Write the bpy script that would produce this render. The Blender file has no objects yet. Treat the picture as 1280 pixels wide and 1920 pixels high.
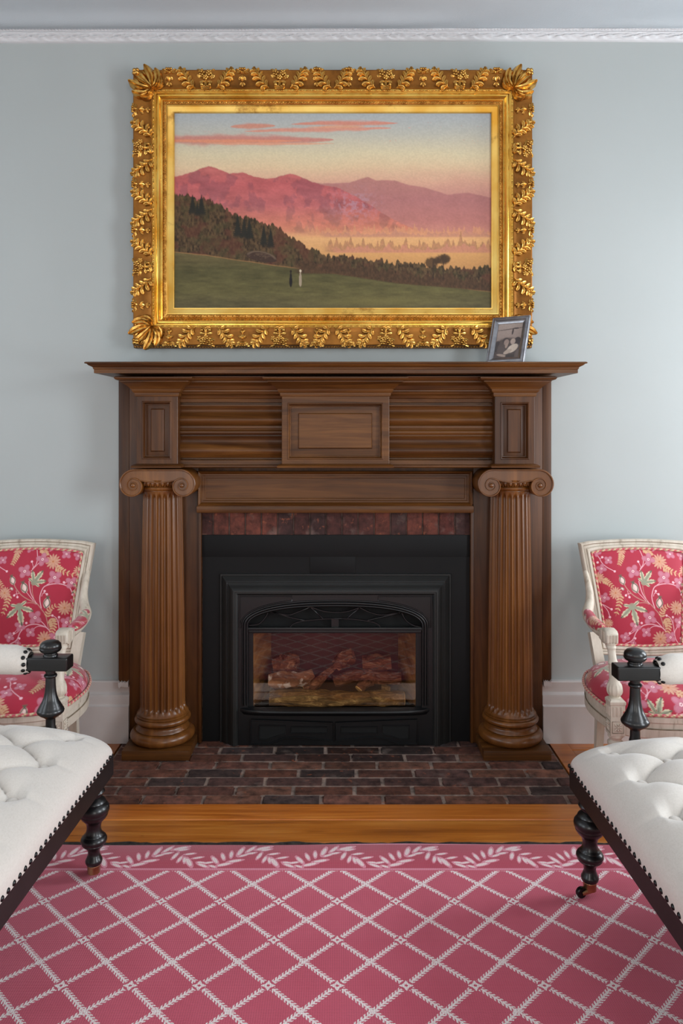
import bpy, bmesh, math, random
import numpy as np
from mathutils import Vector, Matrix
random.seed(7)
PI = math.pi
scene = bpy.context.scene
COL = scene.collection

# ------------------------------------------------------------------ camera model
F = 1459.0            # focal length in pixels of the 1280x1920 frame
EYE = 1.257           # eye height
CAMD = 3.13           # camera to chimney wall
def X(px, D): return (px - 632.0) * D / F
def Z(py, D): return EYE + (800.0 - py) * D / F
def YY(D): return D - CAMD

# ------------------------------------------------------------------ object helpers
def lin(c):
    c = np.asarray(c, dtype=float) / 255.0
    return np.where(c <= 0.04045, c / 12.92, ((c + 0.055) / 1.055) ** 2.4)
def rgb(r, g, b): return tuple(float(v) for v in lin((r, g, b))) + (1.0,)

def thing(name, label, cat, loc=(0, 0, 0), rotz=0.0, group=None):
    o = bpy.data.objects.new(name, None); COL.objects.link(o)
    o.empty_display_size = 0.1
    o.location = loc; o.rotation_euler = (0, 0, rotz)
    o['label'] = label; o['category'] = cat
    if group: o['group'] = group
    return o
def tag(o, label, cat, group=None):
    o['label'] = label; o['category'] = cat
    if group: o['group'] = group
    return o
def finish(me, mat, smooth=40):
    if mat is not None: me.materials.append(mat)
    if smooth:
        me.polygons.foreach_set('use_smooth', [True] * len(me.polygons))
        if smooth < 180: me.set_sharp_from_angle(angle=math.radians(smooth))
    me.update()
def obj(name, bm, mat, parent=None, smooth=40, loc=None, fix=True):
    if fix: bmesh.ops.recalc_face_normals(bm, faces=bm.faces[:])
    me = bpy.data.meshes.new(name); bm.to_mesh(me); bm.free()
    finish(me, mat, smooth)
    o = bpy.data.objects.new(name, me); COL.objects.link(o)
    if parent: o.parent = parent
    if loc: o.location = loc
    return o
def struct(name, bm, mat, smooth=40, parent=None):
    o = obj(name, bm, mat, parent, smooth)
    if parent is None: o['kind'] = 'structure'
    return o
def copy_tree(o, parent=None):
    c = o.copy(); COL.objects.link(c)
    if parent: c.parent = parent
    for ch in list(o.children): copy_tree(ch, c)
    return c
def instance(src, parent, mw):
    c = src.copy(); COL.objects.link(c); c.parent = parent; c.matrix_local = mw
    return c

# ------------------------------------------------------------------ bmesh shapes
def box(bm, x0, x1, y0, y1, z0, z1, bev=0.0, seg=2):
    r = bmesh.ops.create_cube(bm, size=1.0)
    vs = r['verts']
    for v in vs:
        v.co = Vector((x0 + (v.co.x + .5) * (x1 - x0), y0 + (v.co.y + .5) * (y1 - y0), z0 + (v.co.z + .5) * (z1 - z0)))
    if bev > 0:
        es = list({e for v in vs for e in v.link_edges})
        bmesh.ops.bevel(bm, geom=es, offset=bev, segments=seg, affect='EDGES', profile=0.6)
    return vs
def loft(bm, rings, closed=True, cap0=False, cap1=False):
    vr = [[bm.verts.new(p) for p in r] for r in rings]
    n = len(rings[0])
    for a, b in zip(vr[:-1], vr[1:]):
        for i in range(n if closed else n - 1):
            j = (i + 1) % n
            try: bm.faces.new((a[i], a[j], b[j], b[i]))
            except ValueError: pass
    if cap0: bm.faces.new(list(reversed(vr[0])))
    if cap1: bm.faces.new(vr[-1])
    return vr
def lathe(bm, prof, cx=0, cy=0, n=40, cap=True, sx=1.0, sy=1.0):
    rings = [[(cx + sx * max(r, 1e-4) * math.cos(2 * PI * i / n), cy + sy * max(r, 1e-4) * math.sin(2 * PI * i / n), z) for i in range(n)] for r, z in prof]
    loft(bm, rings, True, cap, cap)
def rounded(prof, rnd=2):
    # Chaikin smoothing of an open profile
    p = [np.array(q, float) for q in prof]
    for _ in range(rnd):
        o = [p[0]]
        for a, b in zip(p[:-1], p[1:]): o += [a * .75 + b * .25, a * .25 + b * .75]
        o.append(p[-1]); p = o
    return [tuple(q) for q in p]
def frames(pts):
    P = [Vector(p) for p in pts]; T = []
    for i in range(len(P)):
        a = P[max(i - 1, 0)]; b = P[min(i + 1, len(P) - 1)]
        t = (b - a)
        T.append(t.normalized() if t.length > 1e-9 else Vector((0, 0, 1)))
    up = Vector((0, 0, 1)) if abs(T[0].z) < .9 else Vector((0, 1, 0))
    N = (up - T[0] * up.dot(T[0])).normalized(); out = []
    for i, t in enumerate(T):
        N = (N - t * N.dot(t))
        N = N.normalized() if N.length > 1e-6 else Vector((1, 0, 0))
        out.append((P[i], t, N, t.cross(N)))
    return out
def tube(bm, pts, rad, n=8, sn=1.0, sb=1.0, closed=False, cap=True, ph=0.0):
    fr = frames(pts)
    if not hasattr(rad, '__len__'): rad = [rad] * len(pts)
    rings = []
    for (p, t, N, B), r in zip(fr, rad):
        rings.append([p + N * (r * sn * math.cos(2 * PI * i / n + ph)) + B * (r * sb * math.sin(2 * PI * i / n + ph)) for i in range(n)])
    if closed: rings.append(rings[0])
    loft(bm, rings, True, cap and not closed, cap and not closed)
def spline(pts, n=8):
    P = [np.array(p, float) for p in pts]
    P = [2 * P[0] - P[1]] + P + [2 * P[-1] - P[-2]]
    out = []
    for i in range(1, len(P) - 2):
        for k in range(n):
            t = k / n
            out.append(tuple(.5 * ((2 * P[i]) + (-P[i-1] + P[i+1]) * t + (2*P[i-1] - 5*P[i] + 4*P[i+1] - P[i+2]) * t*t + (-P[i-1] + 3*P[i] - 3*P[i+1] + P[i+2]) * t**3)))
    out.append(tuple(P[-2]))
    return out
def mould(bm, prof, x0, x1, yf, yb, top=True, bottom=True):
    # a moulding profile [(offset, z)] mitred round the front and both sides of a block
    rings = [[(x0 - o, yb, z), (x0 - o, yf - o, z), (x1 + o, yf - o, z), (x1 + o, yb, z)] for o, z in prof]
    loft(bm, rings, True, bottom, top)
def nested(bm, rects, cap=True, back=None):
    # rectangles (x0,x1,z0,z1,y) joined one inside the other, seen from the front
    rings = [[(x0, y, z0), (x1, y, z0), (x1, y, z1), (x0, y, z1)] for x0, x1, z0, z1, y in rects]
    loft(bm, rings, True, False, cap)
def sphere(bm, c, r, sx=1, sy=1, sz=1, u=12, v=8, rot=None):
    rings = []
    for k in range(1, v):
        a = PI * k / v; q = math.sin(a); zz = math.cos(a)
        rings.append([(c[0] + sx * r * q * math.cos(2 * PI * i / u), c[1] + sy * r * q * math.sin(2 * PI * i / u), c[2] + sz * r * zz) for i in range(u)])
    vr = loft(bm, rings, True)
    for ring, s in ((vr[0], 1), (vr[-1], -1)):
        p = bm.verts.new((c[0], c[1], c[2] + s * sz * r))
        for i in range(u): bm.faces.new((ring[i], ring[(i + 1) % u], p))
def grid_mesh(name, V, mat, parent=None, col=None, smooth=60, closed_u=False, cap=False):
    # V: (n, m, 3) array of points -> quad grid, col: (n, m, 3) linear colours
    n, m = V.shape[:2]
    me = bpy.data.meshes.new(name)
    i = np.arange(n if closed_u else n - 1)[:, None]; j = np.arange(m - 1)[None, :]
    i2 = (i + 1) % n
    f = np.stack([i * m + j + 0 * i, i2 * m + j, i2 * m + j + 1, i * m + j + 1], -1).reshape(-1, 4)
    nf = len(f)
    me.vertices.add(n * m); me.vertices.foreach_set('co', V.reshape(-1).astype(np.float32))
    me.loops.add(nf * 4); me.loops.foreach_set('vertex_index', f.reshape(-1).astype(np.int32))
    me.polygons.add(nf); me.polygons.foreach_set('loop_start', (np.arange(nf) * 4).astype(np.int32))
    me.update(calc_edges=True); me.validate()
    if col is not None: set_col(me, col.reshape(-1, 3))
    finish(me, mat, smooth)
    o = bpy.data.objects.new(name, me); COL.objects.link(o)
    if parent: o.parent = parent
    return o
def set_col(me, c):
    a = me.color_attributes.new('Col', 'FLOAT_COLOR', 'POINT')
    full = np.ones((len(me.vertices), 4), np.float32); full[:, :3] = c
    a.data.foreach_set('color', full.reshape(-1))
def flat_col(bm, layer, v0, c):
    bm.verts.ensure_lookup_table()
    for v in bm.verts[v0:]: v[layer] = c

# value noise on arrays
_rng = np.random.RandomState(3)
_tab = _rng.rand(256, 256)
def vnoise(x, y):
    xi = np.floor(x).astype(int); yi = np.floor(y).astype(int)
    fx = x - xi; fy = y - yi
    fx = fx * fx * (3 - 2 * fx); fy = fy * fy * (3 - 2 * fy)
    g = lambda a, b: _tab[a & 255, b & 255]
    return (g(xi, yi) * (1 - fx) + g(xi + 1, yi) * fx) * (1 - fy) + (g(xi, yi + 1) * (1 - fx) + g(xi + 1, yi + 1) * fx) * fy
def fbm(x, y, o=4):
    s = 0; a = .5; t = 0
    for k in range(o):
        s = s + a * vnoise(x * 2**k + 17 * k, y * 2**k + 31 * k); t += a; a *= .55
    return s / t
def sstep(a, b, x):
    t = np.clip((x - a) / (b - a), 0, 1); return t * t * (3 - 2 * t)

# ------------------------------------------------------------------ materials
class E:
    """small expression wrapper over Math nodes"""
    nt = None
    def __init__(s, v): s.v = v
    @staticmethod
    def op(o, *a):
        n = E.nt.nodes.new('ShaderNodeMath'); n.operation = o
        for i, q in enumerate(a):
            q = q.v if isinstance(q, E) else q
            if isinstance(q, (int, float)): n.inputs[i].default_value = q
            else: E.nt.links.new(q, n.inputs[i])
        return E(n.outputs[0])
    def __add__(s, o): return E.op('ADD', s, o)
    __radd__ = __add__
    def __sub__(s, o): return E.op('SUBTRACT', s, o)
    def __rsub__(s, o): return E.op('SUBTRACT', o, s)
    def __mul__(s, o): return E.op('MULTIPLY', s, o)
    __rmul__ = __mul__
    def __truediv__(s, o): return E.op('DIVIDE', s, o)
def fr(a): return E.op('FRACT', a)
def ab(a): return E.op('ABSOLUTE', a)
def mx(a, b): return E.op('MAXIMUM', a, b)
def mn(a, b): return E.op('MINIMUM', a, b)
def sn(a): return E.op('SINE', a)
def lt(a, b): return E.op('LESS_THAN', a, b)
def ramp01(a, lo, hi):
    n = E.nt.nodes.new('ShaderNodeMapRange'); n.interpolation_type = 'SMOOTHSTEP'
    n.inputs[1].default_value = lo; n.inputs[2].default_value = hi
    E.nt.links.new(a.v, n.inputs[0]); return E(n.outputs[0])

class M:
    def __init__(s, name):
        s.m = bpy.data.materials.new(name); s.m.use_nodes = True
        s.nt = s.m.node_tree; s.nt.nodes.clear(); E.nt = s.nt
        s.out = s.n('ShaderNodeOutputMaterial'); s.b = s.n('ShaderNodeBsdfPrincipled')
        s.l(s.b.outputs[0], s.out.inputs[0]); s._co = None
    def n(s, t): return s.nt.nodes.new(t)
    def l(s, a, b): s.nt.links.new(a.v if isinstance(a, E) else a, b)
    def set(s, **k):
        names = {'rough': 'Roughness', 'metal': 'Metallic', 'spec': 'Specular IOR Level', 'coat': 'Coat Weight', 'coatr': 'Coat Roughness', 'sheen': 'Sheen Weight', 'ior': 'IOR', 'trans': 'Transmission Weight', 'alpha': 'Alpha'}
        for a, v in k.items():
            if a == 'col':
                if isinstance(v, tuple): s.b.inputs['Base Color'].default_value = v
                else: s.l(v, s.b.inputs['Base Color'])
            elif isinstance(v, (int, float)): s.b.inputs[names[a]].default_value = v
            else: s.l(v, s.b.inputs[names[a]])
        return s
    def co(s):
        if s._co is None: s._co = s.n('ShaderNodeTexCoord').outputs['Object']
        return s._co
    def xyz(s):
        q = s.n('ShaderNodeSeparateXYZ'); s.l(s.co(), q.inputs[0]); return [E(o) for o in q.outputs]
    def noise(s, scale, stretch=(1, 1, 1), detail=4, rough=.55, dist=0.0, col=False, off=(0, 0, 0)):
        mp = s.n('ShaderNodeMapping'); mp.inputs['Scale'].default_value = stretch; mp.inputs['Location'].default_value = off
        s.l(s.co(), mp.inputs[0])
        t = s.n('ShaderNodeTexNoise'); t.inputs['Scale'].default_value = scale; t.inputs['Detail'].default_value = detail
        t.inputs['Roughness'].default_value = rough; t.inputs['Distortion'].default_value = dist
        s.l(mp.outputs[0], t.inputs['Vector'])
        return t.outputs['Color'] if col else t.outputs[0]
    def ramp(s, f, stops):
        r = s.n('ShaderNodeValToRGB'); e = r.color_ramp.elements
        while len(e) < len(stops): e.new(.5)
        for q, (p, c) in zip(e, stops): q.position = p; q.color = c
        s.l(f, r.inputs[0]); return r.outputs[0]
    def mix(s, f, a, b, mode='MIX'):
        q = s.n('ShaderNodeMix'); q.data_type = 'RGBA'; q.blend_type = mode
        for v, i in ((f, 0), (a, 6), (b, 7)):
            if isinstance(v, (int, float, tuple)): q.inputs[i].default_value = v
            else: s.l(v, q.inputs[i])
        return q.outputs[2]
    def attr(s):
        a = s.n('ShaderNodeAttribute'); a.attribute_name = 'Col'; return a.outputs['Color']
    def bump(s, h, strength=.3, dist=.002):
        b = s.n('ShaderNodeBump'); b.inputs['Strength'].default_value = strength; b.inputs['Distance'].default_value = dist
        s.l(h, b.inputs['Height'])
        prev = s.b.inputs['Normal']
        if prev.is_linked: s.l(prev.links[0].from_socket, b.inputs['Normal'])
        s.l(b.outputs[0], s.b.inputs['Normal']); return s

def plain(name, c, rough=.5, metal=0.0, var=.06, nscale=8, bump=0, bscale=200, **k):
    m = M(name)
    d = tuple(max(0, q * (1 - var * 2.2)) for q in c[:3]) + (1,); u = tuple(min(1, q * (1 + var * 2.2)) for q in c[:3]) + (1,)
    m.set(col=m.ramp(m.noise(nscale), [(.3, d), (.7, u)]), rough=rough, metal=metal, **k)
    if bump: m.bump(m.noise(bscale, detail=3), bump, .001)
    return m.m

def wood(name, axis, dark, mid, light, rough=.40, scale=1.0, coat=.0, fine=.4, spec=.32):
    m = M(name)
    st = {'x': (1.0, 14, 14), 'z': (14, 14, 1.0), 'y': (14, 1, 14)}[axis]
    st2 = {'x': (2.0, 110, 110), 'z': (110, 110, 2.0), 'y': (110, 2, 110)}[axis]
    g = m.noise(1.6 * scale, st, 5, .6, .9)
    f = m.noise(2.0 * scale, st2, 3, .6)
    c = m.ramp(g, [(.28, dark), (.5, mid), (.72, light)])
    c = m.mix(fine, c, m.ramp(f, [(.3, (.45, .42, .4, 1)), (.6, (1, 1, 1, 1))]), 'MULTIPLY')
    w = m.ramp(m.noise(3.0, (1, 1, 1), 3), [(.35, (.78, .75, .72, 1)), (.65, (1.0, 1.0, 1.0, 1))])
    c = m.mix(1.0, c, w, 'MULTIPLY')
    m.set(col=c, rough=rough, coat=coat, coatr=.25, spec=spec)
    m.bump(f, .12, .0008)
    return m.m

MAT = {}
wd = (rgb(62, 34, 14), rgb(96, 58, 24), rgb(122, 78, 36))
MAT['wood_x'] = wood('mantel_wood_grain_across', 'x', *wd)
MAT['wood_z'] = wood('mantel_wood_grain_upright', 'z', rgb(54, 29, 12), rgb(82, 47, 19), rgb(104, 63, 27))
MAT['wood_col'] = wood('column_wood', 'z', rgb(92, 53, 20), rgb(114, 68, 27), rgb(138, 88, 40), rough=.30, fine=.25, spec=.5)
m = M('wall_paint'); m.set(col=m.ramp(m.noise(1.3, detail=2), [(.3, rgb(171, 177, 176)), (.7, rgb(176, 182, 181))]), rough=.45, spec=.35)
m.bump(m.noise(60, detail=4), .05, .002); MAT['wall'] = m.m
m = M('ceiling_paint'); m.set(col=m.ramp(m.noise(2.0), [(.3, rgb(180, 188, 193)), (.7, rgb(186, 194, 199))]), rough=.7)
m.bump(m.noise(140, detail=4), .35, .002); m.bump(m.noise(3, detail=2), .25, .02); MAT['ceiling'] = m.m
MAT['trim'] = plain('trim_white_paint', rgb(204, 197, 194), .4, var=.02, bump=.12, bscale=40)
MAT['crown'] = plain('plaster_white', rgb(206, 207, 209), .55, var=.02, bump=.1, bscale=120)

# wide pine floorboards: one colour per board comes from the mesh
m = M('pine_boards')
g = m.noise(1.4, (1.0, 16, 16), 5, .6, 1.2); f = m.noise(2.0, (2, 120, 120), 3)
c = m.ramp(g, [(.25, rgb(136, 72, 22)), (.5, rgb(188, 110, 40)), (.75, rgb(214, 142, 64))])
c = m.mix(.4, c, m.ramp(f, [(.32, (.55, .45, .4, 1)), (.6, (1, 1, 1, 1))]), 'MULTIPLY')
c = m.mix(1.0, c, m.attr(), 'MULTIPLY')
kn = m.ramp(m.noise(9, (1, 2.2, 1), 2), [(.74, (1, 1, 1, 1)), (.82, (.3, .16, .08, 1))])
c = m.mix(.8, c, kn, 'MULTIPLY')
m.set(col=c, rough=.28, coat=.3, coatr=.15); m.bump(f, .1, .0008); MAT['floor'] = m.m

m = M('old_brick')
n1 = m.noise(26, detail=5, rough=.65); n2 = m.noise(90, detail=3)
c = m.mix(1.0, m.attr(), m.ramp(n1, [(.30, (.30, .28, .28, 1)), (.52, (.95, .9, .88, 1)), (.72, (1.6, 1.4, 1.3, 1))]), 'MULTIPLY')
c = m.mix(m.ramp(m.noise(14, detail=5, off=(3, 1, 2)), [(.60, (0, 0, 0, 1)), (.78, (.55, .55, .55, 1))]), c, rgb(128, 112, 104))
c = m.mix(m.ramp(m.noise(34, detail=4, off=(7, 7, 7)), [(.62, (0, 0, 0, 1)), (.74, (.6, .6, .6, 1))]), c, rgb(168, 96, 66))
m.set(col=c, rough=.75, spec=.3); m.bump(n1, .6, .004); m.bump(n2, .3, .001); MAT['brick'] = m.m
MAT['blackplate'] = plain('matt_black_sheet_metal', rgb(5, 5, 6), .6, var=.1, bump=.05, spec=.25)
MAT['iron'] = plain('cast_iron_black', rgb(12, 13, 15), .36, var=.12, bump=.08, spec=.45)
MAT['iron2'] = plain('painted_steel_trim', rgb(26, 26, 25), .5, var=.08, spec=.5)
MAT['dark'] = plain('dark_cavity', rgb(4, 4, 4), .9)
m = M('fire_glass')
tr = m.n('ShaderNodeBsdfTransparent'); tr.inputs[0].default_value = (1, .96, .92, 1)
gl = m.n('ShaderNodeBsdfGlossy'); gl.inputs['Roughness'].default_value = .012; gl.inputs[0].default_value = (.95, .9, .9, 1)
mxs = m.n('ShaderNodeMixShader'); fz = m.n('ShaderNodeFresnel'); fz.inputs[0].default_value = 1.62
ff = E(fz.outputs[0]) * .52 + 0.005
m.l(ff, mxs.inputs[0]); m.l(tr.outputs[0], mxs.inputs[1]); m.l(gl.outputs[0], mxs.inputs[2]); m.l(mxs.outputs[0], m.out.inputs[0])
m.nt.nodes.remove(m.b); MAT['glass'] = m.m
m = M('clear_glass')
tr = m.n('ShaderNodeBsdfTransparent'); gl = m.n('ShaderNodeBsdfGlossy'); gl.inputs['Roughness'].default_value = .02
mxs = m.n('ShaderNodeMixShader'); mxs.inputs[0].default_value = .05
m.l(tr.outputs[0], mxs.inputs[1]); m.l(gl.outputs[0], mxs.inputs[2]); m.l(mxs.outputs[0], m.out.inputs[0])
m.nt.nodes.remove(m.b); MAT['clear'] = m.m
m = M('refractory_lining')
c = m.ramp(m.noise(7, (1, 1, 3), 5, .6, .6), [(.3, rgb(96, 64, 30)), (.55, rgb(156, 112, 58)), (.75, rgb(196, 150, 86))])
m.set(col=c, rough=.9); m.bump(m.noise(30), .5, .004); MAT['lining'] = m.m
MAT['lining_back'] = plain('red_brown_lining', rgb(66, 44, 38), .9, var=.2, nscale=5, bump=.3, bscale=20)  # firebox back, darker and redder than the side lining
def bark(name, a, b, c2):
    m = M(name)
    g = m.noise(13, (1, 3.4, 3.4), 7, .7, 1.2)
    m.set(col=m.ramp(g, [(.3, a), (.52, b), (.72, c2)]), rough=.9, spec=.2)
    m.bump(g, 1.0, .012); m.bump(m.noise(60), .4, .003); return m.m
MAT['bark'] = bark('bark_brown', rgb(30, 18, 8), rgb(118, 86, 46), rgb(186, 144, 86))
MAT['bark_red'] = bark('bark_red_brown', rgb(30, 15, 10), rgb(122, 76, 54), rgb(190, 136, 102))
m = M('bark_ash')
g = m.noise(5, (1, 3.2, 3.2), 6, .68, 1.0); c = m.ramp(g, [(.3, rgb(36, 20, 14)), (.52, rgb(140, 94, 66)), (.72, rgb(204, 154, 114))])
c = m.mix(m.ramp(m.noise(22, detail=5), [(.54, (0, 0, 0, 1)), (.62, (1, 1, 1, 1))]), c, rgb(208, 196, 186))
m.set(col=c, rough=.9); m.bump(g, 1.0, .012); MAT['bark_ash'] = m.m
MAT['cutwood'] = plain('cut_log_wood', rgb(236, 180, 104), .8, var=.15, nscale=40, bump=.4, bscale=120)

# gilding
def gold(name, a, b, rough, metal=.85, ns=6, bump=0):
    m = M(name)
    c = m.ramp(m.noise(ns, detail=5, rough=.65), [(.33, a), (.62, b)])
    m.set(col=c, rough=rough, metal=metal)
    if bump: m.bump(m.noise(240, detail=3), bump, .001)
    return m.m
MAT['gold'] = gold('burnished_gilding', rgb(214, 150, 44), rgb(250, 206, 104), .2, .85)
m = M('rubbed_gilding')
c = m.ramp(m.noise(5, detail=4), [(.3, rgb(226, 164, 58)), (.65, rgb(253, 216, 122))])
c = m.mix(m.ramp(m.noise(7, (1, 1, 1), 6, .7, off=(5, 2, 1)), [(.58, (0, 0, 0, 1)), (.70, (.75, .75, .75, 1))]), c, rgb(150, 86, 24))
m.set(col=c, rough=.3, metal=.75); MAT['gold_liner'] = m.m
MAT['gold_band'] = gold('antique_gilded_ground', rgb(112, 68, 20), rgb(160, 104, 40), .42, .7, 9, .25)
MAT['gold_leaf'] = gold('gilded_carving', rgb(150, 100, 36), rgb(234, 186, 100), .26, .9, 30)
MAT['gold_fine'] = gold('gilded_fine_ornament', rgb(160, 104, 36), rgb(224, 166, 78), .28, .8, 30)
MAT['silver'] = plain('pewter_silver', rgb(150, 150, 154), .3, .9, var=.12, nscale=30)
MAT['backing'] = plain('dark_card_backing', rgb(40, 36, 32), .8)

m = M('oil_paint'); br = m.noise(150, (1, 1, .6), 4, .6, .5)
m.set(col=m.attr(), rough=.42, spec=.25); m.bump(br, .18, .0015); MAT['oil'] = m.m
m = M('photo_print'); m.set(col=m.attr(), rough=.3); MAT['photo'] = m.m
m = M('floral_cotton'); m.set(col=m.attr(), rough=.62, sheen=.25, spec=.3); m.bump(m.noise(700, detail=2), .1, .0006); MAT['floral'] = m.m
m = M('antique_cream_paint')
c = m.ramp(m.noise(12, (3, 3, .6), 5, .65), [(.28, rgb(140, 124, 106)), (.42, rgb(192, 180, 163)), (.75, rgb(212, 201, 186))])
m.set(col=c, rough=.5); m.bump(m.noise(50, (3, 3, 1)), .15, .001); MAT['cream'] = m.m
m = M('glaze_line'); m.set(col=m.ramp(m.noise(30), [(.3, rgb(96, 84, 68)), (.7, rgb(150, 134, 112))]), rough=.6); MAT['glaze'] = m.m

m = M('linen')
x, y, z = m.xyz()
wv = sn(x * 3400.0) * .5 + sn(y * 3400.0) * .5
fl = m.noise(420, (1, .25, 1), 3, .7); fl2 = m.noise(420, (.25, 1, 1), 3, .7)
c = m.ramp(m.noise(200, detail=5, rough=.7), [(.3, rgb(205, 198, 189)), (.6, rgb(211, 204, 196))])
c = m.mix(.15, c, m.ramp(fl, [(.3, (.55, .5, .45, 1)), (.5, (1, 1, 1, 1))]), 'MULTIPLY')
c = m.mix(.15, c, m.ramp(fl2, [(.3, (.55, .5, .45, 1)), (.5, (1, 1, 1, 1))]), 'MULTIPLY')
m.set(col=c, rough=.85, sheen=.3, spec=.2); m.bump(fl, .15, .0006); m.bump(fl2, .15, .0006); MAT['linen'] = m.m
MAT['ebony'] = plain('ebonised_wood', rgb(16, 15, 16), .33, var=.2, nscale=14, bump=.04, spec=.5, coat=.15)
MAT['ebony_rail'] = plain('ebonised_rail', rgb(26, 20, 20), .5, var=.15, nscale=10, bump=.06, spec=.35)
MAT['nail'] = plain('black_nail', rgb(14, 14, 15), .3, .3)
MAT['brass'] = plain('brass', rgb(168, 128, 92), .3, .9, var=.1, nscale=20)
MAT['pad'] = plain('rug_pad_felt', rgb(38, 34, 30), .95, var=.5, nscale=70, bump=.8, bscale=120)

# ================================================================== THE ROOM
XL, XR, YB, HC = -2.55, 2.55, -5.2, Z(52, 3.09)      # side walls, rear wall, ceiling height
FB0, FB1, FBZ = -.47, .455, .69                       # fire opening in the chimney wall
def wall_x(name, xin, xout, holes):
    bm = bmesh.new()
    ys = sorted({YB - .1, .1} | {h for q in holes for h in q[:2]}); zs = sorted({-.06, HC + .06} | {h for q in holes for h in q[2:]})
    for a, b in zip(ys[:-1], ys[1:]):
        for c, d in zip(zs[:-1], zs[1:]):
            if any(q[0] <= a and b <= q[1] and q[2] <= c and d <= q[3] for q in holes): continue
            box(bm, min(xin, xout), max(xin, xout), a, b, c, d)
    bmesh.ops.remove_doubles(bm, verts=bm.verts, dist=1e-5)
    struct(name, bm, MAT['wall'])
WIN_R = (-.98, -.22, .55, 2.25); WIN_R2 = (-3.4, -2.2, .55, 2.35)
WIN_L = (-1.55, -.55, .55, 2.35); WIN_L2 = (-3.4, -2.2, .55, 2.35)
wall_x('wall_right', XR, XR + .15, [WIN_R, WIN_R2]); wall_x('wall_left', XL, XL - .15, [WIN_L, WIN_L2])
bm = bmesh.new()
box(bm, XL, FB0, 0, .1, -.06, HC + .06); box(bm, FB1, XR, 0, .1, -.06, HC + .06); box(bm, FB0, FB1, 0, .1, FBZ, HC + .06)
bmesh.ops.remove_doubles(bm, verts=bm.verts, dist=1e-5)
struct('wall_back', bm, MAT['wall'])
FILL_OPENINGS = [(-1.7, -.6), (.6, 1.7)]  # unseen rear openings, added for fill from behind the camera
bm = bmesh.new()
xs = [XL, -1.7, -.6, .6, 1.7, XR]
for i, (a, b) in enumerate(zip(xs[:-1], xs[1:])):
    for c, d in ((-.06, .55), (.55, 2.35), (2.35, HC + .06)):
        if i in (1, 3) and c == .55: continue
        box(bm, a, b, YB - .1, YB, c, d)
bmesh.ops.remove_doubles(bm, verts=bm.verts, dist=1e-5)
struct('wall_front', bm, MAT['wall'])
cx_ = np.linspace(XL, XR, 160)[:, None]; cy_ = np.concatenate([np.linspace(YB, -.5, 30), np.linspace(-.48, 0, 50)])[None, :]
sag = .020 * np.exp(-((cy_ + .10) / .05) ** 2) * sstep(.75, .2, cx_ + .1 * np.sin(cx_ * 3)) + .008 * np.exp(-((cy_ + .07) / .03) ** 2) * sstep(.9, 1.3, cx_) + .006 * (fbm(cx_ * 1.7 + 5, cy_ * 1.7 + 5, 2) - .5)
o = grid_mesh('ceiling', np.stack([cx_ + 0 * cy_, cy_ + 0 * cx_, HC - sag * (cy_ < -.012)], -1), MAT['ceiling'], None, None, 180); o['kind'] = 'structure'
# sash windows in the openings
nwin = 0
def sash(axis, fixed, a, b, z0, z1):
    global nwin; nwin += 1
    bm = bmesh.new()
    def bar(u0, u1, v0, v1):
        if axis == 'x': box(bm, fixed - .02, fixed + .02, u0, u1, v0, v1)
        else: box(bm, u0, u1, fixed - .02, fixed + .02, v0, v1)
    w = .05
    bar(a, b, z0, z0 + w); bar(a, b, z1 - w, z1); bar(a, a + w, z0 + w, z1 - w); bar(b - w, b, z0 + w, z1 - w)
    zm = (z0 + z1) / 2
    bar(a + w, b - w, zm - .025, zm + .025)
    o = struct('window_%d' % nwin, bm, MAT['trim'])
for q in (WIN_R, WIN_R2): sash('x', XR + .10, *q)
for q in (WIN_L, WIN_L2): sash('x', XL - .10, *q)
for a, b in FILL_OPENINGS: sash('y', YB - .06, a, b, .55, 2.35)  # rear pair added to go with the fill lights

# pressed plaster crown strip under the ceiling
n, mm = 1150, 22
xs = np.linspace(XL, XR, n); t = np.linspace(0, 1, mm)
HB = Z(77, 3.118)
prof_d = np.interp(t, [0, .06, .12, .62, .72, .78, .98, 1], [.0, .010, .014, .034, .030, .036, .040, .0])
prof_z = np.interp(t, [0, .06, .62, .72, 1], [HB, HB + .001, HB + .026, HB + .029, HC - .0005])
xx = xs[:, None]; s = (xx / .086) * 2 * PI
u = t[None, :]
band = np.exp(-((u - .36) / .2) ** 2)
scroll = np.sin(s + 5.5 * np.sin(u * 7.0) + 1.2 * np.sin(s * .5)) * .55 + .6 * np.sin(2 * s + u * 17) * .5
rope = np.sin(xx / .013 * 2 * PI + u * 30) * np.exp(-((u - .86) / .09) ** 2)
d = prof_d[None, :] + .0085 * band * scroll + .004 * rope
wav = .004 * np.sin(xs * 1.9 + .5)[:, None] * np.ones((1, mm))
V = np.stack([np.repeat(xx, mm, 1), -d, np.repeat(prof_z[None, :], n, 0) + wav * (1 - u)], -1)
V[:, 0, 1] = .002; V[:, -1, 1] = .002
o = grid_mesh('trim_1', V, MAT['crown']); o['kind'] = 'structure'

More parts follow.
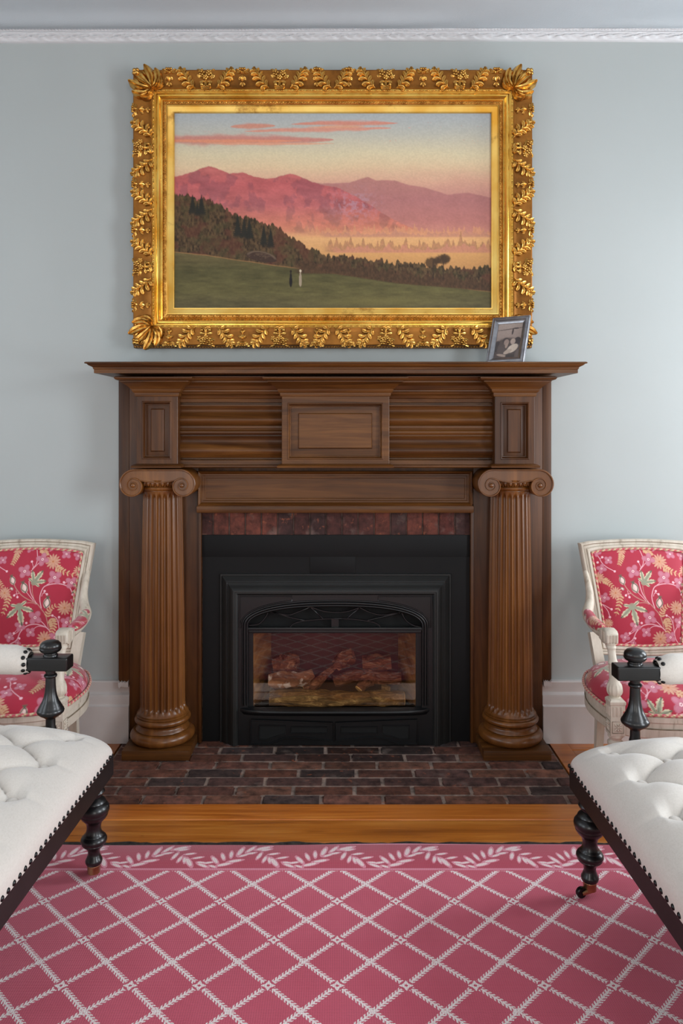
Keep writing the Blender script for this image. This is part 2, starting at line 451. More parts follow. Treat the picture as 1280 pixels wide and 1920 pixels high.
# baseboards either side of the chimneypiece
def baseboard(name, x0, x1):
    bm = bmesh.new()
    P = [(.0, .240), (.016, .2395), (.020, .235), (.020, .197), (.024, .193), (.034, .189), (.036, .184), (.036, .152), (.040, .148), (.046, .146), (.046, .0), (.0, .0)]
    loft(bm, [[(x, -q, z) for q, z in P] for x in (x0, x1)], True, True, True)
    bmesh.ops.recalc_face_normals(bm, faces=bm.faces[:])
    struct(name, bm, MAT['trim'], 30)
baseboard('baseboard_left', XL, -.827); baseboard('baseboard_right', .8165, XR)
for nm, xa_, xb_, zz_ in (('baseboard_left', -.870, -.829, .233), ('baseboard_right', .8195, .851, .236)):   # chipped plaster under the side strips
    bm = bmesh.new(); rp = random.Random(2); rg = []
    for i in range(8):
        x_ = xa_ + (xb_ - xa_) * i / 7; a_, b_ = rp.uniform(-.006, .003), rp.uniform(-.003, .007)
        rg.append([(x_, -.018, zz_ - .010 + a_), (x_, -.0435 + a_ * .3, zz_ - .009 + a_), (x_, -.0425, zz_ + .008 + b_), (x_, -.018, zz_ + .010 + b_)])
    loft(bm, rg, True, True, True); obj('plaster_patch', bm, MAT['trim'], bpy.data.objects[nm], 30)

# ------------------------------------------------------------------ floor boards
HX0, HX1, HY = -.855, .838, YY(2.594)                 # hearth outline
bm = bmesh.new(); cl = bm.verts.layers.float_color.new('Col')
def plank(x0, x1, y0, y1, tone):
    v0 = len(bm.verts)
    nseg = max(1, int((x1 - x0) / .25)) if (x1 - x0) > (y1 - y0) else 1
    ring = []
    for i in range(nseg + 1):
        x = x0 + (x1 - x0) * i / nseg; w = .0012 * math.sin(i * 1.7 + y0 * 50)
        ring.append([(x, y0 + .001 + w, -.03), (x, y0 + .001 + w, -.003), (x, y0 + .004 + w, 0), (x, y1 - .004 + w, 0), (x, y1 - .001 + w, -.003), (x, y1 - .001 + w, -.03)])
    loft(bm, ring, True, True, True)
    bm.verts.ensure_lookup_table()
    for v in bm.verts[v0:]: v[cl] = tone
rr = random.Random(5)
def tone(): q = rr.uniform(.82, 1.12); return (q, q * rr.uniform(.94, 1.02), q * rr.uniform(.85, 1.0), 1)
edges = [HY, YY(2.488), YY(2.351)]
while edges[-1] > YB: edges.append(edges[-1] - rr.uniform(.13, .22))
edges[-1] = YB
fixed = [(1.10, 1.0, .95, 1), (.94, .94, .9, 1)]
for i, (a, b) in enumerate(zip(edges[:-1], edges[1:])):
    plank(XL, XR, b, a, fixed[i] if i < 2 else tone())
plank(HX1 + .004, HX1 + .075, HY, 0, (.9, .82, .72, 1)); plank(HX0 - .075, HX0 - .004, HY, 0, (.8, .74, .68, 1))
es = [HY, HY + .14, HY + .29, HY + .43, 0]
for a, b in zip(es[:-1], es[1:]):
    q = tone(); q = (q[0] * .8, q[1] * .76, q[2] * .7, 1)
    plank(HX1 + .076, XR, a, b, q); plank(XL, HX0 - .076, a, b, q)
v0 = len(bm.verts); box(bm, XL, XR, YB, 0, -.06, -.031); flat_col(bm, cl, v0, (.12, .1, .08, 1))
struct('floor', bm, MAT['floor'], 30)

# ------------------------------------------------------------------ brick hearth flush with the boards
def brick_col(x, y, r):
    base = [(102, 69, 60), (112, 76, 66), (86, 63, 59), (104, 68, 56), (74, 60, 58), (120, 84, 70)][r.randrange(6)]
    soot = math.exp(-(((x - .05) / .30) ** 2 + ((y + .10) / .20) ** 2))
    c = lin(base) * (1 - .80 * soot) * r.uniform(.75, 1.15)
    return tuple(float(v) for v in c) + (1.0,)
def brick(bm, cl, x0, x1, y0, y1, z0, z1, col, r, j=.0012, bev=.004):
    v0 = len(bm.verts)
    vs = box(bm, x0, x1, y0, y1, z0, z1)
    for v in vs: v.co += Vector((r.uniform(-j, j), r.uniform(-j, j), r.uniform(-j, j)))
    es_ = list({e for v in vs for e in v.link_edges})
    bmesh.ops.bevel(bm, geom=es_, offset=bev, segments=2, affect='EDGES')
    flat_col(bm, cl, v0, col)
bm = bmesh.new(); cl = bm.verts.layers.float_color.new('Col'); r = random.Random(11)
v0 = 0; box(bm, HX0, HX1, HY, .002, -.06, -.0052); flat_col(bm, cl, v0, rgb(142, 127, 118))
row = 0; y = HY
while y < -.01:
    y1 = min(y + .0667, .0)
    x = HX0 - (.1 if row % 2 else .0) - r.uniform(0, .02)
    while x < HX1:
        L = .205 + r.uniform(-.008, .008)
        a = max(x, HX0) + .003; b = min(x + L, HX1) - .003
        if b - a > .02:
            dz = r.uniform(-.0022, -.0004)
            brick(bm, cl, a, b, y + .003, y1 - .003, -.05, dz, brick_col((a + b) / 2, y, r), r, .0014, .0045)
        x += L
    y = y1; row += 1
o = obj('hearth', bm, MAT['brick'], None, 60); tag(o, 'worn brick hearth of narrow red-brown bricks set flush in the floor', 'hearth')

# brick facing around the firebox, behind the black surround
bm = bmesh.new(); cl = bm.verts.layers.float_color.new('Col'); r = random.Random(4)
JX0, JX1, LZ = -.5515, .541, .9176                    # opening in the woodwork
for a, b, c, d in ((JX0 - .02, FB0, 0, LZ + .04), (FB1, JX1 + .02, 0, LZ + .04), (FB0, FB1, FBZ, LZ + .04)): box(bm, a, b, -.006, -.0005, c, d)
flat_col(bm, cl, 0, rgb(128, 114, 108))
x = JX0 - .01
while x < JX1:
    c = lin([(86, 44, 38), (70, 40, 36), (98, 54, 44), (62, 40, 38)][r.randrange(4)])
    brick(bm, cl, x + .0025, x + .062, -.016, -.009, .80, LZ + .035, tuple(float(q) for q in c) + (1,), r, .0008, .0025)
    x += .0645
for sx in (JX0, JX1 - .034):
    z = .005
    while z < .79:
        c = lin([(104, 72, 60), (86, 56, 48), (120, 98, 88)][r.randrange(3)])
        brick(bm, cl, sx, sx + .034, -.016, -.004, z, z + .058, tuple(float(q) for q in c) + (1,), r, .0008, .0025); z += .064
o = obj('brick_facing', bm, MAT['brick'], None, 60); tag(o, 'strip of upright red bricks under the wooden lintel above the black surround', 'brickwork')

# ------------------------------------------------------------------ rug
RD = 2.0446; P = .154
m = M('rug_pile')
x, y, z = m.xyz()
wob = E(m.noise(260, detail=2)) - .5
xw = x + wob * .0034; yw = y + (E(m.noise(260, detail=2, off=(9, 4, 2))) - .5) * .0034
masks = []
RT2 = math.sqrt(2)
for sgn in (1, -1):
    a = (xw - yw) if sgn == 1 else (xw + yw)
    al = (xw + yw) if sgn == 1 else (xw - yw)
    v = (fr(a / P + .5) - .5) * (P / RT2)
    av = ab(v)
    uu = al / RT2
    t = fr((uu - av * 1.05) / .0100)
    barb = lt(ab(t - .5), .27) * lt(av, .0076)
    stem = lt(av, .0022)
    masks.append(mx(barb, stem))
line = mx(masks[0], masks[1])
fx = (fr(xw / P + .5) - .5) * P; fy = (fr(yw / P + .5) - .5) * P
ax_, ay_ = ab(fx), ab(fy)
rad2 = fx * fx + fy * fy
gap = lt(rad2, .0150 ** 2)
pet = lt(mn(ax_ + ay_ * 1.9, ay_ + ax_ * 1.9), .0172) * lt(rad2, .0160 ** 2)
cen = lt(rad2, .0036 ** 2)
line = mx(line * (1.0 - gap), pet * (1.0 - cen))
inl = lt(y, .1435)
cut = lt(y, .140)
line = line * cut
# leafy vine of the border
PV = .2445
leaf = None
zl = [(120,265,60,208),(160,238,130,185),(205,222,200,168),(250,205,285,140),(310,180,375,132),(375,160,500,134),(110,282,225,258),(185,252,300,234),(260,212,335,190),(310,192,392,178),
      (415,165,505,152),(432,178,400,232),(480,195,566,184),(470,205,450,256),(505,218,566,288),(490,212,505,262),(548,226,634,212),(590,252,665,258),(600,262,690,292),(640,262,726,250),(690,276,752,293)]
def vy(zy): return 1834.0 / (760 + zy / 4.0) - RD
for bx, by, tx, ty in zl:
    x0, y0, x1, y1 = (bx - 400) / 2594 + .012, vy(by), (tx - 400) / 2594 + .012, vy(ty)
    cx, cy, L, an = (x0 + x1) / 2, (y0 + y1) / 2, math.hypot(x1 - x0, y1 - y0) / 2 * 1.22, math.atan2(y1 - y0, x1 - x0)
    W = max(.0062, L * .30)
    dx = (fr((xw - cx) / PV + .5) - .5) * PV; dy = yw - cy
    p_ = dx * (math.cos(an) / L) + dy * (math.sin(an) / L)
    q_ = dx * (-math.sin(an) / W) + dy * (math.cos(an) / W)
    e = p_ * p_ + q_ * q_
    leaf = e if leaf is None else mn(leaf, e)
vine = lt(leaf, 1.0); vin2 = lt(leaf, .42)
inb = lt(.1435, y)
brd = lt(ab(y - .2155), .0625)                       # dark field of the border
g = m.noise(5, detail=3); fine = m.noise(900, detail=2)
field = m.ramp(g, [(.3, rgb(202, 86, 108)), (.7, rgb(210, 95, 117))])
bfield = m.ramp(g, [(.3, rgb(186, 66, 88)), (.7, rgb(194, 74, 96))])
pale = rgb(226, 140, 160)
white = m.ramp(E(m.noise(300, detail=2)), [(.35, rgb(242, 212, 214)), (.6, rgb(252, 244, 242))])
lp = m.mix(vin2, rgb(232, 150, 168), rgb(248, 222, 222))
c = m.mix(inb, m.mix(line, field, white), m.mix(brd, pale, m.mix(vine, bfield, lp)))
rows = sn(y * (2 * PI / .0046)); cols = sn(x * (2 * PI / .0052) + rows * .6)
loop = rows * .6 + cols * .4
k = ramp01(loop, -.95, -.25)
dk = m.ramp(k, [(0.0, (.62, .52, .54, 1)), (1.0, (1, 1, 1, 1))])  # added frontal fill, set behind the camera in the rear openings
c = m.mix(.75, c, dk, 'MULTIPLY')
m.set(col=c, rough=.95, spec=.1, sheen=.2)
m.bump(loop + (line + vine * inb) * .9, .32, .0014); m.bump(fine, .3, .0008)
MAT['rug'] = m.m
rx0, rx1, ry0, ry1 = -1.55, 1.55, .62 - RD, 2.3265 - RD
nx = 120
ring = []
for i in range(nx + 1):
    x_ = rx0 + (rx1 - rx0) * i / nx
    w = .0042 * math.sin(x_ * 4.3 + .4) + .0018 * math.sin(x_ * 11)
    ring.append([(x_, ry0, .0042), (x_, ry0, .009), (x_, ry1 - .10, .010), (x_, ry1 - .003 + w, .0095), (x_, ry1 + w, .007), (x_, ry1 + w, .0042)])
bm = bmesh.new(); loft(bm, ring, True, True, True)
rug = obj('rug', bm, MAT['rug'], None, 50, loc=(0, YY(RD), 0))
tag(rug, 'pink flat-woven rug with white trellis lattice and leafy vine border', 'rug')
bm = bmesh.new(); ring = []
for i in range(161):
    x_ = -1.53 + 3.06 * i / 160; w = .003 * math.sin(x_ * 37) + .003 * random.uniform(-1, 1)
    ring.append([(x_, YY(.66), .0), (x_, YY(.66), .004), (x_, YY(2.346) + w, .004), (x_, YY(2.346) + w, .0)])
loft(bm, ring, True, True, True)
o = obj('rug_pad', bm, MAT['pad'], None, 30); tag(o, 'thin dark felt pad showing as a ragged line along the edge of the pink rug', 'rug pad')

# ================================================================== CHIMNEYPIECE
mant = thing('fireplace_mantel', 'tall brown wooden mantelpiece with fluted columns and deep shelf around the fireplace', 'mantelpiece')
YBK = YY(3.095)                                        # face of the back boards
ZSH = Z(678, 2.80)                                     # top of the shelf
# back boards
bm = bmesh.new()
def bb(*a, bev=.002): box(bm, *a, bev=bev)
bb(-.8265, JX0, YBK, -.001, 0, 1.44); bb(JX1, .816, YBK, -.001, 0, 1.44)
bb(JX0, JX1, YBK, -.001, LZ + .03, 1.44)
obj('back_panel', bm, MAT['wood_z'], mant)
for x0, x1 in ((-.871, -.828), (.8175, .853)):
    bm = bmesh.new(); bb(x0, x1, YBK + .004, -.001, .226 + (.012 if x0 > 0 else 0), 1.445, bev=.003)
    obj('side_strip', bm, MAT['wood_z'], mant)
# edge bead round the opening
for x0, x1 in ((JX0, JX0 + .012), (JX1 - .012, JX1)):
    bm = bmesh.new(); bb(x0, x1, YBK - .008, -.017, 0.001, LZ, bev=.003)
    obj('opening_bead', bm, MAT['wood_z'], mant)
# lintel with sunk panel
yl = YY(3.068)
bm = bmesh.new()
x0, x1 = X(370, 3.06), X(886, 3.06); z0, z1 = Z(949, 3.055), Z(884, 3.055)
def rin(x0, x1, z0, z1, i, y): return (x0 + i, x1 - i, z0 + i, z1 - i, y)
nested(bm, [rin(x0, x1, z0, z1, 0, YBK), rin(x0, x1, z0, z1, 0, yl), rin(x0, x1, z0, z1, .003, yl - .002), rin(x0, x1, z0, z1, .005, yl), rin(x0, x1, z0, z1, .012, yl + .014), rin(x0, x1, z0, z1, .018, yl + .014), rin(x0, x1, z0, z1, .020, yl + .017), rin(x0, x1, z0, z1, .027, yl + .017), rin(x0, x1, z0, z1, .029, yl + .020)])
lin_o = obj('lintel_panel', bm, MAT['wood_x'], mant)
bm = bmesh.new(); mould(bm, [(.0, LZ), (.002, LZ), (.004, LZ + .003), (.004, z0 - .005), (.002, z0), (0, z0)], x0, x1, yl, YBK)
obj('lintel_rail', bm, MAT['wood_x'], lin_o)
# frieze between the blocks, run as long horizontal mouldings
YF = YY(2.985)
def zf(zy): return Z(660 + zy / 2.51, 2.975)
pr = [(-.11, zf(548)), (.012, zf(545)), (.016, zf(540)), (.016, zf(534)), (.006, zf(530)), (.006, zf(510)), (-.012, zf(506)), (-.012, zf(499)), (.004, zf(497)), (.008, zf(491))]
def wave(za, zb, n=18):
    o = []
    for i in range(n + 1):
        t = i / n
        o.append((.006 + .0105 * math.sin(2 * PI * t) + .004 * math.sin(PI * t), zf(za + (zb - za) * t)))
    return o
pr += wave(489, 398)
pr += [(.004, zf(396)), (.004, zf(391)), (.010, zf(389)), (.014, zf(380)), (.014, zf(374)), (.008, zf(367)), (.005, zf(364)), (.005, zf(362)), (.008, zf(358)), (.008, zf(348)), (.003, zf(346))]
pr += wave(343, 256)
pr += [(.010, zf(254)), (.010, zf(249)), (-.014, zf(247)), (-.014, zf(239)), (.004, zf(237)), (.006, zf(221)), (.010, zf(218)), (.014, zf(206)), (.012, zf(203)), (.018, zf(197)), (.020, zf(191)), (.026, zf(187)), (.026, zf(180)), (.030, zf(177)), (.036, zf(160)), (.048, zf(150)), (.058, zf(146)), (.058, zf(139)), (.066, zf(136)), (.072, zf(128)), (.074, zf(121)), (.074, zf(118)), (.0, zf(112))]
xa, xb = -.612, .604
bm = bmesh.new()
loft(bm, [[(x, YF - q, z) for q, z in pr] + [(x, YBK - .002, pr[-1][1]), (x, YBK - .002, pr[0][1])] for x in (xa, xb)], True, True, True)
obj('frieze', bm, MAT['wood_x'], mant, 25)
# the strip of board above the frieze under the shelf
# panelled blocks with flared caps
def block(x0, x1, rec, fld, mat):
    yf = YY(2.93); zt, zb = 1.374, Z(871, 2.93)
    def cx(px): return X(px, 2.93)
    bm = bmesh.new()
    R = (cx(rec[0]), cx(rec[1]), Z(rec[3], 2.93), Z(rec[2], 2.93)); Fd = (cx(fld[0]), cx(fld[1]), Z(fld[3], 2.93), Z(fld[2], 2.93))
    nested(bm, [(x0, x1, zb, zt, YBK - .004), (x0, x1, zb, zt, yf + .002), (x0 + .002, x1 - .002, zb + .002, zt - .002, yf),
                rin(*R, 0, yf), rin(*R, .002, yf - .003), rin(*R, .005, yf - .002), rin(*R, .010, yf + .014), rin(*R, .013, yf + .015), rin(*R, .014, yf + .020),
                rin(*Fd, -.002, yf + .017), rin(*Fd, .0, yf + .012), rin(*Fd, .002, yf + .0105)])
    b = obj('frieze_block', bm, mat, mant, 30)
    bm = bmesh.new()
    mould(bm, [(0, zt - .004), (.004, zt - .003), (.006, zt + .003), (.006, zt + .010), (.010, zt + .012), (.014, zt + .018), (.015, zt + .024), (.019, zt + .026), (.024, zt + .032), (.034, zt + .040), (.046, zt + .048), (.050, zt + .050), (.050, zt + .053), (.054, zt + .054), (.062, zt + .057), (.066, zt + .062), (.066, zt + .066), (.06, zt + .069)], x0, x1, yf, YBK - .004)
    obj('block_cap', bm, MAT['wood_x'], b, 30)
    bm = bmesh.new()
    mould(bm, [(0, zb - .002), (.010, zb - .0125), (.016, zb - .0115), (.017, zb - .006), (.012, zb - .001), (.006, zb + .001), (0, zb + .003)], x0, x1, yf, YBK - .004)
    obj('block_foot', bm, MAT['wood_x'], b, 30)
block(X(255.5, 2.93), X(333, 2.93), (266, 321, 752, 861), (281.5, 305.5, 767, 846), MAT['wood_z'])
block(X(927.5, 2.93), X(1002, 2.93), (938, 992, 754, 862), (953, 977, 768, 848), MAT['wood_z'])
block(X(528, 2.93), X(729.5, 2.93), (538.5, 718, 755.5, 861.5), (559.5, 697, 775.5, 840.5), MAT['wood_x'])
# shelf
bm = bmesh.new()
z0 = Z(699.5, 2.825)
zs = ZSH - z0
mould(bm, [(.0, z0), (.0, z0 + .013), (.003, z0 + .016), (.003, z0 + .020), (.007, z0 + .023), (.015, z0 + .027), (.019, z0 + .031), (.020, z0 + .033), (.024, z0 + .034), (.027, z0 + zs - .006), (.026, z0 + zs - .002), (.022, ZSH)], X(176, 2.825), X(1083, 2.825), YY(2.825), -.001)
obj('mantel_shelf', bm, MAT['wood_x'], mant, 30)

# columns
def spiral_pts(cx, cz, sgn, turns=2.45, R=.064, k=.245, n=36, off=0.0):
    out = []
    N = int(turns * n)
    for i in range(N + 1):
        t = 2 * PI * i / n
        r = R * math.exp(-k * t / (PI * .62)) if False else R * (0.455 ** (t / (2 * PI)))
        a = PI / 2 + t * (1 if sgn < 0 else -1)
        out.append((cx + (r - off * r / R) * math.cos(a), cz + (r - off * r / R) * math.sin(a), r))
    return out
def column(cx, name_y=YY(3.05)):
    cy = name_y
    col = None
    # fluted shaft
    NF, SUB = 22, 9
    z0, z1 = .146, 1.008
    zs = [z0, z0 + .004, z0 + .010, z0 + .016, z0 + .02, z0 + .024, z0 + .028, z0 + .033, z0 + .038] + list(np.linspace(z0 + .06, z1 - .06, 14)) + [z1 - .038, z1 - .032, z1 - .027, z1 - .023, z1 - .019, z1 - .015, z1 - .008, z1]
    rings = []
    for z in zs:
        t = (z - z0) / (z1 - z0)
        R = .0868 - .0112 * t ** 1.5
        R += .012 * math.exp(-((z - z0) / .008)) + .003 * math.exp(-((z1 - z) / .006))
        e = min((z - z0 - .014) / .014, (z1 - z - .012) / .014)
        ring = []
        for i in range(NF):
            for j in range(SUB):
                s = j / SUB; a = 2 * PI * (i + s + .12) / NF - PI / 2 - PI / NF
                w = (s - .11) / .78; d = 0
                if 0 < w < 1 and e > 0:
                    q = 1 - (2 * w - 1) ** 2
                    ee = min(1, e)
                    q = q - (1 - ee) ** 2
                    d = .0112 * math.sqrt(max(q, 0))
                ring.append((cx + (R - d) * math.cos(a), cy + (R - d) * math.sin(a), z))
        rings.append(ring)
    bm = bmesh.new(); loft(bm, rings, True, True, True)
    col = obj('column_shaft', bm, MAT['wood_col'], mant, 50)
    bm = bmesh.new()
    base = [(.0, .036), (.112, .036)] + [(.100 + .0245 * math.cos(a), .0605 + .0225 * math.sin(a)) for a in np.linspace(-PI / 2 + .1, PI / 2, 12)] + [(.103, .085), (.102, .089), (.096, .094), (.093, .101), (.095, .108), (.100, .1095)] + [(.0925 + .0155 * math.cos(a), .1225 + .0125 * math.sin(a)) for a in np.linspace(-PI / 2, PI / 2, 10)] + [(.100, .136), (.100, .141), (.094, .1445), (.09, .150), (.0, .150)]
    lathe(bm, base, cx, cy, 56)
    obj('column_base', bm, MAT['wood_col'], col, 40)
    bm = bmesh.new(); box(bm, cx - .1275, cx + .1275, YY(2.923), YBK - .001, .0022, .0385, bev=.003)
    obj('plinth', bm, MAT['wood_x'], col)
    # Ionic capital
    bm = bmesh.new()
    yfc = YY(2.952); ybc = YBK + .0
    zc = Z(910.5, 2.95); R = .0625
    ztop = zc + R
    out = []
    L = spiral_pts(cx - .0925, zc, -1, 1.0, R, n=28); Rr = spiral_pts(cx + .0925, zc, 1, 1.0, R, n=28)
    def solid(poly, ya, yb): loft(bm, [[(x, ya, z) for x, z in poly], [(x, yb, z) for x, z in poly]], True, True, True)
    for S in (L, Rr): solid([(q[0], q[1]) for q in S], yfc + .004, ybc)
    sag = [(cx - .0925 + .185 * t, zc + .0245 - .0155 * math.sin(PI * t)) for t in np.linspace(0, 1, 17)]
    solid(sag + [(cx + .0925, ztop), (cx - .0925, ztop)], yfc + .0042, ybc)
    # raised fillets of the scrolls and of the band between them
    def ribbon(path, w, h):
        n = len(path); rings = []
        for i, (x, z, ww) in enumerate(path):
            a = path[max(0, i - 1)]; b = path[min(n - 1, i + 1)]
            t = Vector((b[0] - a[0], 0, b[1] - a[1])).normalized(); nn = Vector((-t.z, 0, t.x))
            p = Vector((x, yfc + .004, z)); w_ = w * ww; h_ = h * (.5 + .5 * ww)
            rings.append([p - nn * w_ * .5 + Vector((0, .002, 0)), p - nn * w_ * .5 - Vector((0, h_ * .6, 0)), p - nn * w_ * .2 - Vector((0, h_, 0)), p + nn * w_ * .2 - Vector((0, h_, 0)), p + nn * w_ * .5 - Vector((0, h_ * .6, 0)), p + nn * w_ * .5 + Vector((0, .002, 0))])
        loft(bm, rings, True, True, True)
    SL = spiral_pts(cx - .0925, zc, -1, 2.6, R, off=.0035); SR = spiral_pts(cx + .0925, zc, 1, 2.6, R, off=.0035)
    pathL = [(q[0], q[1], max(.3, (q[2] / R) ** .6)) for q in SL]; pathR = [(q[0], q[1], max(.3, (q[2] / R) ** .6)) for q in SR]
    ribbon(pathL[::-1] + pathR, .0075, .006)
    ribbon([(x, z + .0015, .8) for x, z in sag], .005, .005)
    for sx in (-.0925, .0925): sphere(bm, (cx + sx, yfc + .002, zc), .0085, 1, .75, 1, 16, 10)
    # concave channel between the fillets
    cap = obj('capital', bm, MAT['wood_col'], col, 40)
    bm = bmesh.new()
    zr = Z(915, 2.97)
    lathe(bm, [(.0, zr - .020), (.0775, zr - .020), (.0775, zr - .013), (.081, zr - .011), (.0845, zr - .006), (.0845, zr), (.081, zr + .003), (.078, zr + .005), (.082, zr + .008), (.092, zr + .018), (.096, zr + .030), (.0, zr + .030)], cx, cy, 48)
    for i in range(15):
        a = PI + PI * (i + .5) / 15
        sphere(bm, (cx + .0895 * math.cos(a), cy + .0895 * math.sin(a), zr + .0175), .0078, .85, .85, 1.5, 8, 6)
        a += PI / 30
        tube(bm, [(cx + .088 * math.cos(a), cy + .088 * math.sin(a), zr + .006), (cx + .097 * math.cos(a), cy + .097 * math.sin(a), zr + .029)], .0022, 5)
    obj('capital_ring', bm, MAT['wood_col'], col, 40)
column(-.683); column(.6775)

# ================================================================== FIREPLACE INSERT
ins = thing('fireplace_insert', 'black cast iron gas fireplace insert with arched grille and glass front', 'fireplace', (0, 0, 0))
yp = YY(3.108)
bm = bmesh.new()
x0, x1 = X(380, 3.11), X(880, 3.11); zt = Z(1041, 3.11)
def hole_plate(bm, x0, x1, z0, z1, hx0, hx1, hz, ya, yb):
    box(bm, x0, hx0, ya, yb, z0, z1); box(bm, hx1, x1, ya, yb, z0, z1); box(bm, hx0, hx1, ya, yb, hz, z1)
hole_plate(bm, x0, x1, .001, zt, FB0 + .03, FB1 - .03, .60, yp, -.0172)
sp = obj('surround_panel', bm, MAT['blackplate'], ins)
bm = bmesh.new(); box(bm, X(375.5, 3.105), X(884, 3.105), yp - .004, -.0172, zt - .005, Z(1003, 3.106), bev=.001)
obj('top_panel', bm, MAT['blackplate'], ins)
bm = bmesh.new(); box(bm, X(581, 3.1), X(666, 3.1), yp - .003, yp - .0005, Z(1077, 3.1), Z(1041, 3.1), bev=.0008)
obj('cover_plate', bm, MAT['blackplate'], ins)
# mitred trim
bm = bmesh.new()
x0, x1, zt = X(412, 3.10), X(845.5, 3.10), Z(1076, 3.10)
pr = [(0, 0), (0, .008), (.003, .011), (.006, .011), (.008, .008), (.011, .011), (.018, .018), (.026, .027), (.030, .029), (.0325, .027), (.036, .029), (.044, .040), (.054, .050), (.060, .053), (.064, .053), (.066, .049), (.070, .049), (.073, .046), (.077, .040), (.077, .0)]
loft(bm, [[(x0 + i, yp - d, .0015), (x0 + i, yp - d, zt - i), (x1 - i, yp - d, zt - i), (x1 - i, yp - d, .0015)] for i, d in pr], False)
bmesh.ops.recalc_face_normals(bm, faces=bm.faces[:])
obj('trim_frame', bm, MAT['iron2'], ins, 25)
# cast front: plate with arched opening
xa, xb = x0 + .0775, x1 - .0775; zt2 = zt - .0775
yfr = YY(3.068)
def fx(zx): return X(440 + zx / 3.368, 3.06)
def fz(zy): return Z(1100 + zy / 3.368, 3.06)
cxm = (fx(85) + fx(1180)) / 2
gx0, gx1, gz0, gz1 = fx(112), fx(1146), fz(772), fz(300)
def arch(off, n=40):
    # outline from left spring over the crown to the right
    a = (fx(1182) - fx(82)) / 2 + off; zs_ = fz(262); zc = fz(129) + off
    pts = []
    for i in range(n + 1):
        t = PI - PI * i / n
        c, s_ = math.cos(t), math.sin(t)
        pts.append((cxm + a * math.copysign(abs(c) ** .82, c), zs_ + (zc - zs_) * abs(s_) ** .82))
    return pts
bm = bmesh.new()
inner = [(fx(82), gz0)] + arch(0) + [(fx(1182), gz0)]
n = len(inner)
# the outer rectangle sampled along rays so the plate has one ring of faces
ring_o = [(xa, gz0)]
for (x, z) in inner[1:-1]:
    k = (x - cxm) / ((xb - xa) / 2 * .84)
    if abs(k) <= 1: ring_o.append((cxm + k * (xb - xa) / 2, zt2))
    else:
        q = math.copysign(1, k); ring_o.append((xa if q < 0 else xb, min(zt2, z + .035)))
ring_o.append((xb, gz0))
loft(bm, [[(x, yfr + .06, z) for x, z in inner], [(x, yfr, z) for x, z in inner], [(x, yfr, z) for x, z in ring_o], [(x, yfr + .06, z) for x, z in ring_o]], False)
box(bm, xa, xb, yfr, yfr + .05, .002, gz0)
frn = obj('cast_front', bm, MAT['iron'], ins, 30)
def rib(name, pts, r, n=8, parent=None, sn_=1.0, sb_=1.0):
    bm = bmesh.new(); tube(bm, pts, r, n, sn_, sb_); return obj(name, bm, MAT['iron'], parent or frn, 60)
for off, r_, yo in ((.004, .0045, 0), (.0135, .0055, -.001), (.0225, .0035, .0)):
    A = arch(off)
    rib('arch_moulding', [(A[0][0], yfr + yo, gz0 + .012)] + [(x, yfr + yo, z) for x, z in A] + [(A[-1][0], yfr + yo, gz0 + .012)], r_)
# spandrel borders
for s in (-1, 1):
    e = .006
    xo = xa + e if s < 0 else xb - e
    A = [p for p in arch(.030) if (p[0] - cxm) * s > .16 * 1.0]
    if s > 0: pass
    pts = [(p[0], yfr - .0005, min(p[1], zt2 - .012)) for p in A if (xa + e < p[0] < xb - e)]
    if s < 0: pts = [(xo, yfr - .0005, pts[0][2])] + pts + [(pts[-1][0], yfr - .0005, zt2 - e), (xo, yfr - .0005, zt2 - e), (xo, yfr - .0005, pts[0][2])]
    else: pts = [(xo, yfr - .0005, pts[-1][2])] + pts[::-1] + [(pts[0][0], yfr - .0005, zt2 - e), (xo, yfr - .0005, zt2 - e), (xo, yfr - .0005, pts[-1][2])]
    rib('spandrel_border', pts, .0028, 6)
# open grille in the arch
bm = bmesh.new(); yg = yfr + .012
for P_ in ([(88, 252), (150, 242), (190, 202), (207, 172)], [(222, 164), (330, 186), (400, 166), (478, 134)], [(230, 164), (330, 196), (440, 222)], [(478, 136), (520, 176), (556, 208)], [(488, 138), (560, 162), (650, 170), (720, 162), (790, 138)],
           [(340, 276), (370, 242), (440, 224), (560, 212), (650, 210), (740, 212), (830, 224), (900, 242), (930, 278)], [(790, 138), (850, 168), (930, 186), (1046, 172)], [(1040, 174), (950, 196), (840, 222)], [(790, 138), (745, 178), (708, 210)], [(1056, 174), (1085, 222), (1130, 252), (1178, 264)]):
    tube(bm, spline([(fx(a), yg, fz(b)) for a, b in P_], 6), .0035, 6)
box(bm, fx(610), fx(656), yg - .003, yg + .004, fz(262), fz(212))
obj('arch_grille', bm, MAT['iron'], frn, 60)
bm = bmesh.new()
box(bm, fx(82), fx(1182), yfr - .002, yfr + .02, fz(282), fz(262), bev=.002); box(bm, fx(84), fx(1180), yfr + .002, yfr + .02, fz(299), fz(281), bev=.002)
obj('grille_bar', bm, MAT['iron'], frn)
# cavity behind the grille
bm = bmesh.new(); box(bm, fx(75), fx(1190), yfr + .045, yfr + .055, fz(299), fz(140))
obj('grille_backing', bm, MAT['dark'], frn)
